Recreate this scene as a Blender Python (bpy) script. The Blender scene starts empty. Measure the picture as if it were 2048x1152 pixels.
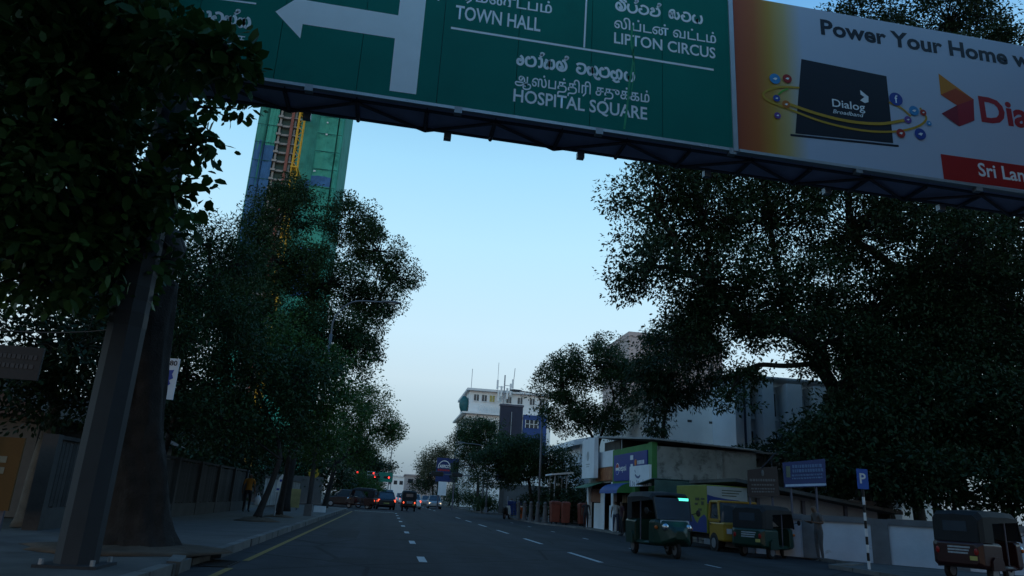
import bpy, math, random
import numpy as np
from mathutils import Vector, Matrix

SC = bpy.context.scene
COL = SC.collection
PI = math.pi
rad = math.radians

# ------------------------------------------------------------------ camera
cam_data = bpy.data.cameras.new('camera')
cam = bpy.data.objects.new('camera', cam_data)
COL.objects.link(cam)
SC.camera = cam
cam_data.sensor_width = 36.0
cam_data.lens = 25.17
cam_data.clip_start = 0.05
cam_data.clip_end = 6000
cam.location = (0, 0, 1.2)
cam.rotation_euler = (Matrix.Rotation(-rad(8.669), 3, 'Z') @ Matrix.Rotation(PI / 2 + rad(16.677), 3, 'X')
                      @ Matrix.Rotation(rad(3.2616), 3, 'Z')).to_euler()

# ------------------------------------------------------------------ sky after sunset
SUN_EL, SUN_AZ = 3.0, 205.0          # the sun stands low behind the camera, a little to the right
world = bpy.data.worlds.new('World')
SC.world = world
world.use_nodes = True
wn, wl = world.node_tree.nodes, world.node_tree.links
bg = wn['Background']
sky = wn.new('ShaderNodeTexSky')
sky.sky_type = 'NISHITA'
sky.sun_disc = False
sky.sun_elevation = rad(SUN_EL)
sky.sun_rotation = rad(SUN_AZ)
sky.air_density = 1.0
sky.dust_density = 1.0
sky.ozone_density = 3.0
tc = wn.new('ShaderNodeTexCoord')
sep = wn.new('ShaderNodeSeparateXYZ')
wl.new(tc.outputs['Generated'], sep.inputs[0])
ramp = wn.new('ShaderNodeValToRGB')
wl.new(sep.outputs['Z'], ramp.inputs[0])
el = ramp.color_ramp.elements
SKY = [(0.0, (.17, .25, .33)), (.037, (.24, .35, .46)), (.087, (.43, .54, .63)), (.156, (.60, .74, .82)),
       (.22, (.61, .82, .94)), (.34, (.51, .82, 1.0)), (.44, (.39, .74, .98)), (.60, (.16, .43, .79)), (.80, (.05, .21, .50)), (1.0, (.02, .12, .35))]
el[0].position, el[0].color = SKY[0][0], (*SKY[0][1], 1)
el[1].position, el[1].color = SKY[-1][0], (*SKY[-1][1], 1)
for p, c in SKY[1:-1]:
    e = el.new(p)
    e.color = (*c, 1)
skm = wn.new('ShaderNodeMix')
skm.data_type = 'RGBA'
skm.inputs[0].default_value = 0.06     # a trace of the physical sky's warm glow round the sunk sun
wl.new(ramp.outputs[0], skm.inputs[6])
wl.new(sky.outputs[0], skm.inputs[7])
wl.new(skm.outputs[2], bg.inputs[0])
bg.inputs[1].default_value = 1.0

sun_data = bpy.data.lights.new('sun', 'SUN')
sun_data.energy = 0.10
sun_data.angle = rad(8)
sun_data.color = (1.0, .72, .55)
sun = bpy.data.objects.new('sun', sun_data)
COL.objects.link(sun)
_a = rad(SUN_AZ)
_sd = Vector((math.sin(_a) * math.cos(rad(SUN_EL)), math.cos(_a) * math.cos(rad(SUN_EL)), math.sin(rad(SUN_EL))))
sun.rotation_euler = _sd.to_track_quat('Z', 'Y').to_euler()

vs = SC.view_settings
vs.view_transform = 'Standard'
vs.look = 'None'
vs.exposure = 0.0
vs.gamma = 1.0
vs.use_curve_mapping = False
SC.cycles.use_denoising = True
SC.cycles.max_bounces = 6
SC.cycles.diffuse_bounces = 3
SC.cycles.glossy_bounces = 3
SC.cycles.transmission_bounces = 4
SC.cycles.transparent_max_bounces = 8

# ------------------------------------------------------------------ materials
MATS = {}
def mat(name, col, rough=.75, metal=0., var=.18, scale=3., bump=0., col2=None, spots=None, emit=0., spec=.35, obj_var=0., trans=0., alpha=1.):
    if name in MATS:
        return MATS[name]
    m = bpy.data.materials.new(name)
    m.use_nodes = True
    n, l = m.node_tree.nodes, m.node_tree.links
    b = n['Principled BSDF']
    b.inputs['Roughness'].default_value = rough
    b.inputs['Metallic'].default_value = metal
    b.inputs['Specular IOR Level'].default_value = spec
    co = n.new('ShaderNodeTexCoord')
    nz = n.new('ShaderNodeTexNoise')
    nz.inputs['Scale'].default_value = scale
    nz.inputs['Detail'].default_value = 6
    nz.inputs['Roughness'].default_value = .62
    l.new(co.outputs['Object'], nz.inputs['Vector'])
    rp = n.new('ShaderNodeValToRGB')
    rp.color_ramp.elements[0].position = .3
    rp.color_ramp.elements[1].position = .72
    a = col2 if col2 else tuple(c * (1 - var) for c in col)
    rp.color_ramp.elements[0].color = (*a, 1)
    rp.color_ramp.elements[1].color = (*(tuple(min(1, c * (1 + var)) for c in col) if not col2 else col), 1)
    l.new(nz.outputs['Fac'], rp.inputs[0])
    out = rp.outputs[0]
    if spots:                          # (colour, scale, threshold): stains with a shape of their own
        n2 = n.new('ShaderNodeTexNoise')
        n2.inputs['Scale'].default_value = spots[1]
        n2.inputs['Detail'].default_value = 8
        n2.inputs['Roughness'].default_value = .7
        l.new(co.outputs['Object'], n2.inputs['Vector'])
        r2 = n.new('ShaderNodeValToRGB')
        r2.color_ramp.elements[0].position = spots[2]
        r2.color_ramp.elements[1].position = min(1, spots[2] + .14)
        l.new(n2.outputs['Fac'], r2.inputs[0])
        mx = n.new('ShaderNodeMix')
        mx.data_type = 'RGBA'
        l.new(r2.outputs[0], mx.inputs[0])
        l.new(out, mx.inputs[6])
        mx.inputs[7].default_value = (*spots[0], 1)
        out = mx.outputs[2]
    if obj_var:
        oi = n.new('ShaderNodeObjectInfo')
        hs = n.new('ShaderNodeHueSaturation')
        mr = n.new('ShaderNodeMapRange')
        mr.inputs[3].default_value = 1 - obj_var
        mr.inputs[4].default_value = 1 + obj_var
        l.new(oi.outputs['Random'], mr.inputs[0])
        l.new(mr.outputs[0], hs.inputs['Value'])
        l.new(out, hs.inputs['Color'])
        out = hs.outputs[0]
    l.new(out, b.inputs['Base Color'])
    if bump:
        n3 = n.new('ShaderNodeTexNoise')
        n3.inputs['Scale'].default_value = scale * 9
        n3.inputs['Detail'].default_value = 5
        l.new(co.outputs['Object'], n3.inputs['Vector'])
        bp = n.new('ShaderNodeBump')
        bp.inputs['Strength'].default_value = bump
        bp.inputs['Distance'].default_value = .02
        l.new(n3.outputs['Fac'], bp.inputs['Height'])
        l.new(bp.outputs[0], b.inputs['Normal'])
    if emit:
        b.inputs['Emission Color'].default_value = (*col, 1)
        b.inputs['Emission Strength'].default_value = emit
    if trans:
        b.inputs['Transmission Weight'].default_value = trans
    if alpha < 1:
        b.inputs['Alpha'].default_value = alpha
    MATS[name] = m
    return m

def leaf_mat(name, col, col2):
    m = bpy.data.materials.new(name)
    m.use_nodes = True
    n, l = m.node_tree.nodes, m.node_tree.links
    b = n['Principled BSDF']
    b.inputs['Roughness'].default_value = .55
    b.inputs['Specular IOR Level'].default_value = .25
    g = n.new('ShaderNodeNewGeometry')
    rp = n.new('ShaderNodeValToRGB')
    rp.color_ramp.elements[0].color = (*col, 1)
    rp.color_ramp.elements[1].color = (*col2, 1)
    l.new(g.outputs['Random Per Island'], rp.inputs[0])
    l.new(rp.outputs[0], b.inputs['Base Color'])
    tr = n.new('ShaderNodeBsdfTranslucent')
    l.new(rp.outputs[0], tr.inputs['Color'])
    mx = n.new('ShaderNodeMixShader')
    mx.inputs[0].default_value = .22
    l.new(b.outputs[0], mx.inputs[1])
    l.new(tr.outputs[0], mx.inputs[2])
    l.new(mx.outputs[0], n['Material Output'].inputs[0])
    MATS[name] = m
    return m

# ------------------------------------------------------------------ mesh helpers
class G:
    """collects shapes, builds ONE mesh object"""
    def __init__(s):
        s.v, s.f, s.mi = [], [], []
    def add(s, vs_, fs, mi=0):
        o = len(s.v)
        s.v += [tuple(p) for p in vs_]
        s.f += [tuple(i + o for i in q) for q in fs]
        s.mi += [mi] * len(fs)
        return s
    def box(s, x0, x1, y0, y1, z0, z1, mi=0, M=None):
        p = [(x0, y0, z0), (x1, y0, z0), (x1, y1, z0), (x0, y1, z0), (x0, y0, z1), (x1, y0, z1), (x1, y1, z1), (x0, y1, z1)]
        if M is not None:
            p = [M @ Vector(q) for q in p]
        return s.add(p, [(3, 2, 1, 0), (4, 5, 6, 7), (0, 1, 5, 4), (1, 2, 6, 5), (2, 3, 7, 6), (3, 0, 4, 7)], mi)
    def loft(s, rings, mi=0, cap=True):
        n = len(rings[0])
        vs_ = [p for r in rings for p in r]
        fs = []
        for k in range(len(rings) - 1):
            for i in range(n):
                j = (i + 1) % n
                fs.append((k * n + i, k * n + j, (k + 1) * n + j, (k + 1) * n + i))
        if cap:
            fs.append(tuple(range(n - 1, -1, -1)))
            fs.append(tuple((len(rings) - 1) * n + i for i in range(n)))
        return s.add(vs_, fs, mi)
    def tube(s, pts, rs, n=8, mi=0, cap=True, phase=0.):
        pts = [Vector(p) for p in pts]
        if not isinstance(rs, (list, tuple)):
            rs = [rs] * len(pts)
        rings = []
        up = None
        for i, p in enumerate(pts):
            d = (pts[min(i + 1, len(pts) - 1)] - pts[max(i - 1, 0)])
            if d.length < 1e-9:
                d = Vector((0, 0, 1))
            d.normalize()
            if up is None:
                up = Vector((1, 0, 0)) if abs(d.x) < .8 else Vector((0, 1, 0))
            a = up - d * up.dot(d)
            a.normalize()
            up = a
            b = d.cross(a)
            rings.append([p + (a * math.cos(phase + 2 * PI * k / n) + b * math.sin(phase + 2 * PI * k / n)) * rs[i] for k in range(n)])
        return s.loft(rings, mi, cap)
    def prism(s, poly, axis, t0, t1, mi=0):
        """poly in the plane across axis ('x': (y,z), 'y': (x,z), 'z': (x,y))"""
        def P(a, b, t):
            return {'x': (t, a, b), 'y': (a, t, b), 'z': (a, b, t)}[axis]
        n = len(poly)
        vs_ = [P(a, b, t0) for a, b in poly] + [P(a, b, t1) for a, b in poly]
        fs = [tuple(range(n - 1, -1, -1)), tuple(range(n, 2 * n))] + [(i, (i + 1) % n, n + (i + 1) % n, n + i) for i in range(n)]
        return s.add(vs_, fs, mi)
    def disc(s, c, r, axis, t0, t1, n=16, mi=0):
        return s.prism([(c[0] + r * math.cos(2 * PI * k / n), c[1] + r * math.sin(2 * PI * k / n)) for k in range(n)], axis, t0, t1, mi)
    def ball(s, c, r, n=10, m=6, mi=0):
        rings = []
        for i in range(m + 1):
            t = PI * i / m
            rr = max(math.sin(t), .02)
            rings.append([(c[0] + r[0] * rr * math.cos(2 * PI * k / n), c[1] + r[1] * rr * math.sin(2 * PI * k / n), c[2] - r[2] * math.cos(t)) for k in range(n)])
        return s.loft(rings, mi)
    def mesh(s, name, mats, smooth=False):
        me = bpy.data.meshes.new(name)
        me.from_pydata(s.v, [], s.f)
        for m in (mats if isinstance(mats, (list, tuple)) else [mats]):
            me.materials.append(m)
        if any(s.mi):
            me.polygons.foreach_set('material_index', s.mi)
        if smooth:
            me.polygons.foreach_set('use_smooth', [True] * len(me.polygons))
        import bmesh
        bm = bmesh.new()
        bm.from_mesh(me)
        bmesh.ops.recalc_face_normals(bm, faces=bm.faces)
        bm.to_mesh(me)
        bm.free()
        me.update()
        return me
    def build(s, name, mats, parent=None, loc=None, rz=None, smooth=False, bevel=0.):
        o = link(name, s.mesh(name, mats, smooth), parent, loc, rz)
        if bevel:
            md = o.modifiers.new('bevel', 'BEVEL')
            md.width = bevel
            md.segments = 2
            md.limit_method = 'ANGLE'
        return o

def link(name, data, parent=None, loc=None, rz=None):
    o = bpy.data.objects.new(name, data)
    COL.objects.link(o)
    if parent is not None:
        o.parent = parent
    if loc is not None:
        o.location = loc
    if rz is not None:
        o.rotation_euler = (0, 0, rz)
    return o

def tag(o, label=None, cat=None, group=None, kind=None):
    if label:
        o['label'] = label
    if cat:
        o['category'] = cat
    if group:
        o['group'] = group
    if kind:
        o['kind'] = kind
    return o

def thing(name, label, cat, loc=(0, 0, 0), rz=0., group=None):
    o = link(name, None, None, loc, rz)
    o.empty_display_size = .3
    return tag(o, label, cat, group)

def copy_tree(o, parent=None):
    c = o.copy()
    COL.objects.link(c)
    c.parent = parent
    for ch in list(o.children):
        copy_tree(ch, c)
    return c

def box(name, m, x0, x1, y0, y1, z0, z1, parent=None, bevel=0.):
    return G().box(x0, x1, y0, y1, z0, z1).build(name, m, parent, bevel=bevel)

def smooth_path(pts, k=6):
    out = []
    P = [Vector(p) for p in pts]
    P = [P[0] * 2 - P[1]] + P + [P[-1] * 2 - P[-2]]
    for i in range(1, len(P) - 2):
        for j in range(k):
            t = j / k
            a, b, c, d = P[i - 1], P[i], P[i + 1], P[i + 2]
            out.append(.5 * ((2 * b) + (c - a) * t + (2 * a - 5 * b + 4 * c - d) * t * t + (3 * b - a - 3 * c + d) * t ** 3))
    out.append(P[-2])
    return out

def text_mesh(body, width=None, height=.2, bold=0., extrude=.003, shear=0.):
    """lettering as a flat mesh standing in XZ, facing -Y, its baseline start at the origin"""
    cu = bpy.data.curves.new('lettering', 'FONT')
    cu.body = body
    cu.size = 1
    cu.offset = bold
    cu.shear = shear
    cu.resolution_u = 3
    ob = bpy.data.objects.new('lettering', cu)
    COL.objects.link(ob)
    dg = bpy.context.evaluated_depsgraph_get()
    me = bpy.data.meshes.new_from_object(ob.evaluated_get(dg))
    bpy.data.objects.remove(ob)
    n = len(me.vertices)
    a = np.zeros(n * 3)
    me.vertices.foreach_get('co', a)
    a = a.reshape(-1, 3)
    if n:
        x0, x1 = a[:, 0].min(), a[:, 0].max()
        s = height / .7
        sx_ = (width / max(x1 - x0, 1e-6)) if width else s
        b = np.zeros_like(a)
        b[:, 0] = (a[:, 0] - x0) * sx_
        b[:, 2] = a[:, 1] * s
        me.vertices.foreach_set('co', b.ravel())
    me.name = 'lettering'
    me.update()
    return me

def text(body, m, parent, loc, width=None, height=.2, bold=.0, rz=0., name='lettering', shear=0.):
    me = text_mesh(body, width, height, bold, shear=shear)
    me.materials.clear()
    me.materials.append(m)
    return link(name, me, parent, loc, rz)

def ribbon(g, pts, w, T, y=0., k=5):
    """a flat pen stroke in XZ; T maps glyph units to panel units"""
    P = smooth_path([Vector((*T(p), 0)) for p in pts], k)
    L, Rr = [], []
    for i, p in enumerate(P):
        d = P[min(i + 1, len(P) - 1)] - P[max(i - 1, 0)]
        d.normalize()
        nrm = Vector((-d.y, d.x, 0)) * w / 2
        L.append(p + nrm)
        Rr.append(p - nrm)
    n = len(P)
    g.add([(p.x, y, p.y) for p in L] + [(p.x, y, p.y) for p in Rr], [(i, i + 1, n + i + 1, n + i) for i in range(n - 1)])

# round-hand letters of the Sinhala script as pen strokes, one unit high
SIN = {
    'ra': (.95, [[(.38, .62), (.22, .8), (.04, .55), (.1, .12), (.45, 0), (.8, .12), (.9, .5), (.72, .85), (.45, .82)]]),
    'e': (.7, [[(.38, .3), (.3, .5), (.1, .42), (.12, .1), (.4, .02), (.58, .3), (.5, .68), (.3, .85)]]),
    'aa': (.5, [[(.08, .8), (.34, .85), (.42, .5), (.36, .1), (.1, .02)]]),
    'hal': (0, [[(-.42, 1.0), (-.2, 1.15), (-.08, 1.32), (-.26, 1.34), (-.24, 1.1)]]),
    'ha': (1.05, [[(.1, .8), (.3, .7), (.12, .5), (.08, .15), (.3, 0), (.5, .3), (.5, .75), (.5, .3), (.72, .02), (.95, .3), (.85, .8), (.6, .78)]]),
    'la': (1.0, [[(.5, .55), (.3, .8), (.08, .6), (.1, .2), (.42, 0), (.78, .1), (.92, .45), (.75, .85), (.5, .95)], [(.5, .55), (.6, .3), (.42, .22), (.36, .4)]]),
    'cha': (.95, [[(.05, .75), (.3, .9), (.75, .85), (.9, .5), (.75, .1), (.4, .0), (.12, .2), (.2, .5), (.45, .42)]]),
    'tha': (1.05, [[(.3, .55), (.12, .7), (.05, .35), (.25, 0), (.5, .3), (.45, .75), (.5, .3), (.75, 0), (.98, .35), (.85, .75), (.65, .85)]]),
    'u': (0, [[(-.5, -.02), (-.3, -.25), (-.05, -.3), (-.02, -.12)]]),
    'sha': (1.15, [[(.4, .45), (.25, .65), (.08, .5), (.1, .12), (.4, 0), (.62, .2), (.55, .6), (.75, .85), (1.02, .6), (.95, .1), (.7, .02)], [(.2, -.12), (.5, -.3), (.85, -.2)]]),
    'ya': (1.0, [[(.3, .8), (.08, .55), (.15, .1), (.45, .02), (.5, .45), (.5, .1), (.8, .02), (.95, .4), (.85, .85)]]),
    'i': (0, [[(-.75, .98), (-.5, 1.2), (-.2, 1.1), (-.16, .92)]]),
    'pa': (.95, [[(.12, .85), (.05, .4), (.25, .02), (.65, .02), (.9, .35), (.82, .85)]]),
    'ta': (.95, [[(.2, .75), (.45, .9), (.85, .7), (.88, .25), (.5, 0), (.12, .15), (.1, .45), (.35, .5)]]),
    'na': (1.0, [[(.1, .6), (.3, .8), (.4, .5), (.2, .4), (.1, .1), (.4, 0), (.8, .1), (.95, .45), (.8, .82), (.6, .75)]]),
    'ka': (1.1, [[(.1, .4), (.3, .6), (.45, .3), (.25, .08), (.08, .3), (.15, .8), (.5, .92), (.55, .3), (.8, .05), (1.0, .4), (.85, .8)]]),
    'va': (.95, [[(.3, .35), (.2, .55), (.06, .4), (.2, .05), (.6, 0), (.88, .3), (.8, .75), (.5, .9), (.2, .82)]]),
    ' ': (.6, []),
}
def sinhala(word, m, parent, x, z, width, height, y=0., pen=.22):
    tot = sum(SIN[c][0] + (.12 if SIN[c][0] else 0) for c in word)
    k = width / tot
    g = G()
    cur = 0.
    for c in word:
        w, strokes = SIN[c]
        for st in strokes:
            ribbon(g, st, pen * height, lambda p, cu=cur: (x + (cu + p[0]) * k, z + p[1] * height), y)
        cur += w + (.12 if w else 0)
    return g.build('lettering', m, parent)

# ================================================================== the setting
def asphalt():
    m = mat('asphalt', (.034, .035, .038), .9, var=.22, scale=1.3, bump=.35, spots=((.019, .019, .021), .35, .56), spec=.2)
    n, l = m.node_tree.nodes, m.node_tree.links
    b = n['Principled BSDF']
    src = b.inputs['Base Color'].links[0].from_socket
    co = n.new('ShaderNodeTexCoord')
    mp = n.new('ShaderNodeMapping')
    mp.inputs['Scale'].default_value = (1.1, .018, 1)
    l.new(co.outputs['Object'], mp.inputs[0])
    nz = n.new('ShaderNodeTexNoise')
    nz.inputs['Scale'].default_value = 1.0
    nz.inputs['Detail'].default_value = 3
    l.new(mp.outputs[0], nz.inputs['Vector'])
    mr = n.new('ShaderNodeMapRange')
    mr.inputs[1].default_value, mr.inputs[2].default_value, mr.inputs[3].default_value, mr.inputs[4].default_value = .3, .7, .72, 1.3
    l.new(nz.outputs['Fac'], mr.inputs[0])
    vo = n.new('ShaderNodeTexVoronoi')
    vo.feature = 'DISTANCE_TO_EDGE'
    vo.inputs['Scale'].default_value = .22
    wob = n.new('ShaderNodeTexNoise')
    wob.inputs['Scale'].default_value = .9
    mx0 = n.new('ShaderNodeMix')
    mx0.data_type = 'RGBA'
    mx0.blend_type = 'LINEAR_LIGHT'
    mx0.inputs[0].default_value = .9
    l.new(co.outputs['Object'], mx0.inputs[6])
    l.new(wob.outputs['Color'], mx0.inputs[7])
    l.new(mx0.outputs[2], vo.inputs['Vector'])
    cr = n.new('ShaderNodeMapRange')
    cr.inputs[1].default_value, cr.inputs[2].default_value, cr.inputs[3].default_value, cr.inputs[4].default_value = .004, .012, .5, 1
    l.new(vo.outputs['Distance'], cr.inputs[0])
    ml = n.new('ShaderNodeMath')
    ml.operation = 'MULTIPLY'
    l.new(mr.outputs[0], ml.inputs[0])
    l.new(cr.outputs[0], ml.inputs[1])
    hs = n.new('ShaderNodeHueSaturation')
    l.new(ml.outputs[0], hs.inputs['Value'])
    l.new(src, hs.inputs['Color'])
    l.new(hs.outputs[0], b.inputs['Base Color'])
    return m
M_asphalt = asphalt()
M_earth = mat('earth', (.07, .062, .048), .95, var=.3, scale=.6, bump=.4)
M_pave = mat('pavement_concrete', (.085, .082, .08), .92, var=.25, scale=1.2, bump=.3, spots=((.05, .046, .043), 1.1, .56))
M_kerb = mat('kerb_concrete', (.13, .127, .122), .92, var=.25, scale=2, bump=.3, obj_var=.2)
M_line = mat('road_paint', (.46, .47, .47), .7, var=.12, scale=6, spots=((.2, .2, .2), 9, .66))
M_yline = mat('yellow_road_paint', (.27, .165, .035), .75, var=.25, scale=5, spots=((.09, .08, .06), 7, .58))
M_steel = mat('galvanised_steel', (.33, .35, .38), .5, .35, var=.1, scale=5)
M_steeld = mat('painted_dark_steel', (.09, .09, .12), .55, .15, var=.15, scale=4)
M_black = mat('black_plastic', (.012, .012, .013), .5, var=.1)
M_white = mat('white_paint', (.72, .73, .74), .6, var=.06, scale=4)
M_rubber = mat('rubber', (.016, .016, .017), .85, var=.15, scale=8)

def flat(name, m, poly, z, kind='structure', parent=None):
    g = G().add([(x, y, z) for x, y in poly], [tuple(range(len(poly)))])
    return tag(g.build(name, m, parent), kind=kind)

flat('ground', M_earth, [(-2500, -400), (2500, -400), (2500, 3500), (-2500, 3500)], -.03)
road = flat('road', M_asphalt, [(-2.9, -40), (13.4, -40), (13.4, 31), (11.3, 33), (11.3, 41), (9.6, 46), (9.6, 60), (9.6, 420), (-2.9, 420)], 0)
flat('cross_road', M_asphalt, [(-90, 60), (90, 60), (90, 71), (-90, 71)], .004)

def dash(x, y0, y1, w, m=M_line, name='lane_dash', z=.008):
    g = G().add([(x - w / 2, y0, z), (x + w / 2, y0, z), (x + w / 2, y1, z), (x - w / 2, y1, z)], [(0, 1, 2, 3)])
    return g.build(name, m, road)
for k in range(8):
    dash(.84, 14.9 + 5.6 * k, 16.2 + 5.6 * k, .16)
for k in range(-1, 6):
    dash(5.0, 16.9 + 6.6 * k, 19.95 + 6.6 * k, .13)
for k in range(0, 6):
    dash(7.9, 16.9 + 5.8 * k, 17.75 + 5.8 * k, .09)
for k in range(4):
    dash(.84, 78 + 7 * k, 80 + 7 * k, .16)
    dash(5.0, 75 + 8 * k, 78 + 8 * k, .14)
dash(-2.25, -20, 12.3, .11, M_yline, 'edge_line')
dash(-2.25, 13.6, 54, .11, M_yline, 'edge_line')
G().add([(-2.2, 56.6, .008), (.75, 56.6, .008), (.75, 57.0, .008), (-2.2, 57.0, .008)], [(0, 1, 2, 3)]).build('stop_line', M_line, road)
M_patch = mat('asphalt_patch', (.022, .022, .024), .85, var=.2, scale=2, bump=.3, spec=.2)
for x, y, w, d in ((2.4, 19, 1.1, 2.6), (-1.2, 24, .8, 3.8), (6.2, 27, 1.2, 2.2), (3.2, 37, 1.6, 3.4), (-.6, 14.6, .7, .9)):
    rp = random.Random(int(x * 7 + y))
    q = [(x + w / 2 * a + rp.uniform(-.1, .1), y + d / 2 * b + rp.uniform(-.15, .15), .004) for a, b in ((-1, -1), (0, -1), (1, -1), (1, 0), (1, 1), (0, 1), (-1, 1), (-1, 0))]
    G().add(q, [tuple(range(8))]).build('asphalt_patch', M_patch, road)
# a drain grate by the yellow line
M_grate = mat('iron_grate', (.035, .034, .034), .7, .5, var=.3, scale=12)
gr = box('drain_grate', M_grate, -2.74, -2.3, 12.4, 13.4, .004, .02, road)
for k in range(5):
    box('bar', M_grate, -2.72, -2.32, 12.48 + k * .19, 12.54 + k * .19, .02, .032, gr)

# pavements: slab + a kerb stone per metre
def pavement(name, poly, z):
    return tag(G().prism(poly, 'z', -.02, z).build(name, M_pave), kind='structure')
pl = pavement('left_pavement', [(-7.4, -25), (-2.92, -25), (-2.92, 56), (-3.6, 58.5), (-7.4, 58.5)], .15)
ks = G().box(-.085, .085, 0, .96, -.02, .155).mesh('kerb_stone', M_kerb)
kstone = []
for k in range(66):
    y = -9 + k
    if 11.4 < y < 13.2:
        continue                      # the dropped kerb at the drain
    o = link('kerb_stone', ks, pl, (-2.83 + random.Random(k).uniform(-.012, .012), y, 0))
    o.rotation_euler = (0, 0, random.Random(k + 99).uniform(-.012, .012))
link('kerb_stone', G().box(-.09, .09, 0, .75, -.02, .15).mesh('kerb_stone', M_kerb), pl, (-2.78, 11.1, .03)).rotation_euler = (.03, .04, .16)
link('kerb_stone', ks, pl, (-2.93, 12.5, -.05)).rotation_euler = (0, 0, -.05)
pr = pavement('right_pavement', [(9.75, 58.5), (9.75, 46.2), (11.45, 41.2), (11.45, 33.2), (13.5, 31.2), (13.5, 19.6), (11.9, 18.6), (11.9, -20), (40, -20), (40, 58.5)], .06)
def kerb_run(parent, a, b, h):
    a, b = Vector((*a, 0)), Vector((*b, 0))
    n = max(1, int((b - a).length))
    d = (b - a) / n
    me = G().box(0, d.length - .03, -.085, .085, -.02, h).mesh('kerb_stone', M_kerb)
    for k in range(n):
        o = link('kerb_stone', me, parent, a + d * k)
        o.rotation_euler = (0, 0, math.atan2(d.y, d.x))
for a, b in (((9.67, 58), (9.67, 46.2)), ((9.67, 46.2), (11.37, 41.2)), ((11.37, 41.2), (11.37, 33.2)), ((11.37, 33.2), (13.42, 31.2)), ((13.42, 31.2), (13.42, 19.7)), ((13.42, 19.7), (11.82, 18.6)), ((11.82, 18.6), (11.82, 6))):
    kerb_run(pr, a, b, .1)
pf = pavement('far_left_pavement', [(-9, 73), (-3.0, 73), (-3.0, 300), (-9, 300)], .14)
pg = pavement('far_right_pavement', [(9.8, 73), (30, 73), (30, 300), (9.8, 300)], .14)
# bare earth under the street trees
M_soil = mat('tree_pit_soil', (.085, .06, .042), .97, var=.35, scale=3, bump=.6)
def soil_mound(x, y, r, h, z=.15):
    rs = random.Random(int(x * 10 + y))
    rings = []
    for q, zz in ((1, .004), (.8, h * .35), (.5, h * .75), (.2, h)):
        rings.append([(x + r * q * math.cos(2 * PI * k / 18) * rs.uniform(.85, 1.1), y + r * q * math.sin(2 * PI * k / 18) * rs.uniform(.85, 1.1), z + zz * rs.uniform(.8, 1.1)) for k in range(18)])
    return G().loft(rings).build('soil_mound', M_soil, pl, smooth=True)
soil_mound(-4.0, 13.2, 1.55, .12)
soil_mound(-4.2, 26.3, .75, .14)
soil_mound(-4.15, 31.3, .6, .1)

# ================================================================== overhead gantry
gan = thing('sign_gantry', 'overhead steel gantry with a thick grey post and dark truss beam spanning the road', 'gantry', (-3.72, 10.3, .15))
M_post = mat('grey_post_paint', (.034, .037, .043), .7, .0, var=.14, scale=2.5, spots=((.045, .045, .045), 3, .64))
M_band = mat('post_band_tape', (.022, .023, .026), .6, var=.1, scale=4)
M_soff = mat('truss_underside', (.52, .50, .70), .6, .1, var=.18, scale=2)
def octa(r, z, x=0, y=0):
    return [(x + r * math.cos(PI / 8 + PI / 4 * k), y + r * math.sin(PI / 8 + PI / 4 * k), z) for k in range(8)]
G().loft([octa(.25, 0), octa(.21, 10.4)]).build('post', M_post, gan)
for z0 in (3.05, 3.42, 3.8):
    rr = .25 - .04 * z0 / 10.4 + .004
    G().loft([octa(rr, z0), octa(rr - .0008, z0 + .2)]).build('reflective_band', M_band, gan)
pb = G().box(-.36, .36, -.36, .36, .0, .035).build('base_plate', M_post, gan)
bolt = G().disc((0, 0), .03, 'z', .035, .1, 6).mesh('bolt', M_steel)
for sx in (-.29, .29):
    for sy in (-.29, .29):
        link('bolt', bolt, gan, (sx, sy, 0))
G().loft([octa(.25, 0, 17.6), octa(.21, 10.4, 17.6)]).build('post', M_post, gan)
G().box(17.24, 17.96, -.36, .36, .0, .035).build('base_plate', M_post, gan)
DZ = -.0155                                    # the beam drops a little towards its right end
TL, TR = -.6, 17.9
def bz(x, z):
    return z + DZ * x
def bar(p, q, r, name='chord', m=M_steeld):
    return G().tube([p, q], r, 6).build(name, m, gan)
YF, YB = -.16, .42                             # front and back chords of the box truss
for y in (YF, YB):
    for z in (6.98, 8.6):
        bar((TL, y, bz(TL, z)), (TR, y, bz(TR, z)), .06)
nb = 17
for k in range(nb + 1):
    x = TL + (TR - TL) * k / nb
    bar((x, YB, bz(x, 6.98)), (x, YB, bz(x, 8.6)), .035, 'brace')
    bar((x, YF, bz(x, 6.91)), (x, YB, bz(x, 6.91)), .035, 'cross_strut')
    if k < nb:
        x2 = TL + (TR - TL) * (k + 1) / nb
        a, b = (x, x2) if k % 2 else (x2, x)
        bar((a, YF, bz(a, 6.90)), (b, YB, bz(b, 6.90)), .026, 'diagonal')
        bar((a, YB, bz(a, 6.98)), (b, YB, bz(b, 8.6)), .028, 'diagonal')
        M = Matrix.Translation((0, 0, 0))
        G().add([(x + .01, YF - .13, bz(x, 6.945)), (x2 - .01, YF - .13, bz(x2, 6.945)), (x2 - .01, YB, bz(x2, 6.945)), (x + .01, YB, bz(x, 6.945)),
                 (x + .01, YF - .13, bz(x, 6.96)), (x2 - .01, YF - .13, bz(x2, 6.96)), (x2 - .01, YB, bz(x2, 6.96)), (x + .01, YB, bz(x, 6.96))],
                [(3, 2, 1, 0), (4, 5, 6, 7), (0, 1, 5, 4), (1, 2, 6, 5), (2, 3, 7, 6), (3, 0, 4, 7)]).build('soffit_panel', M_soff, gan)
clipm = G().box(-.06, .06, -.05, .05, -.06, .05).mesh('clip', M_steel)
for k in range(9):
    x = 1.96 + 2.27 * (k - 1)
    link('clip', clipm, gan, (x, -.335, bz(x, 6.92)))
    link('clip', clipm, gan, (x - .1, YB, bz(x, 6.86)))

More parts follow.
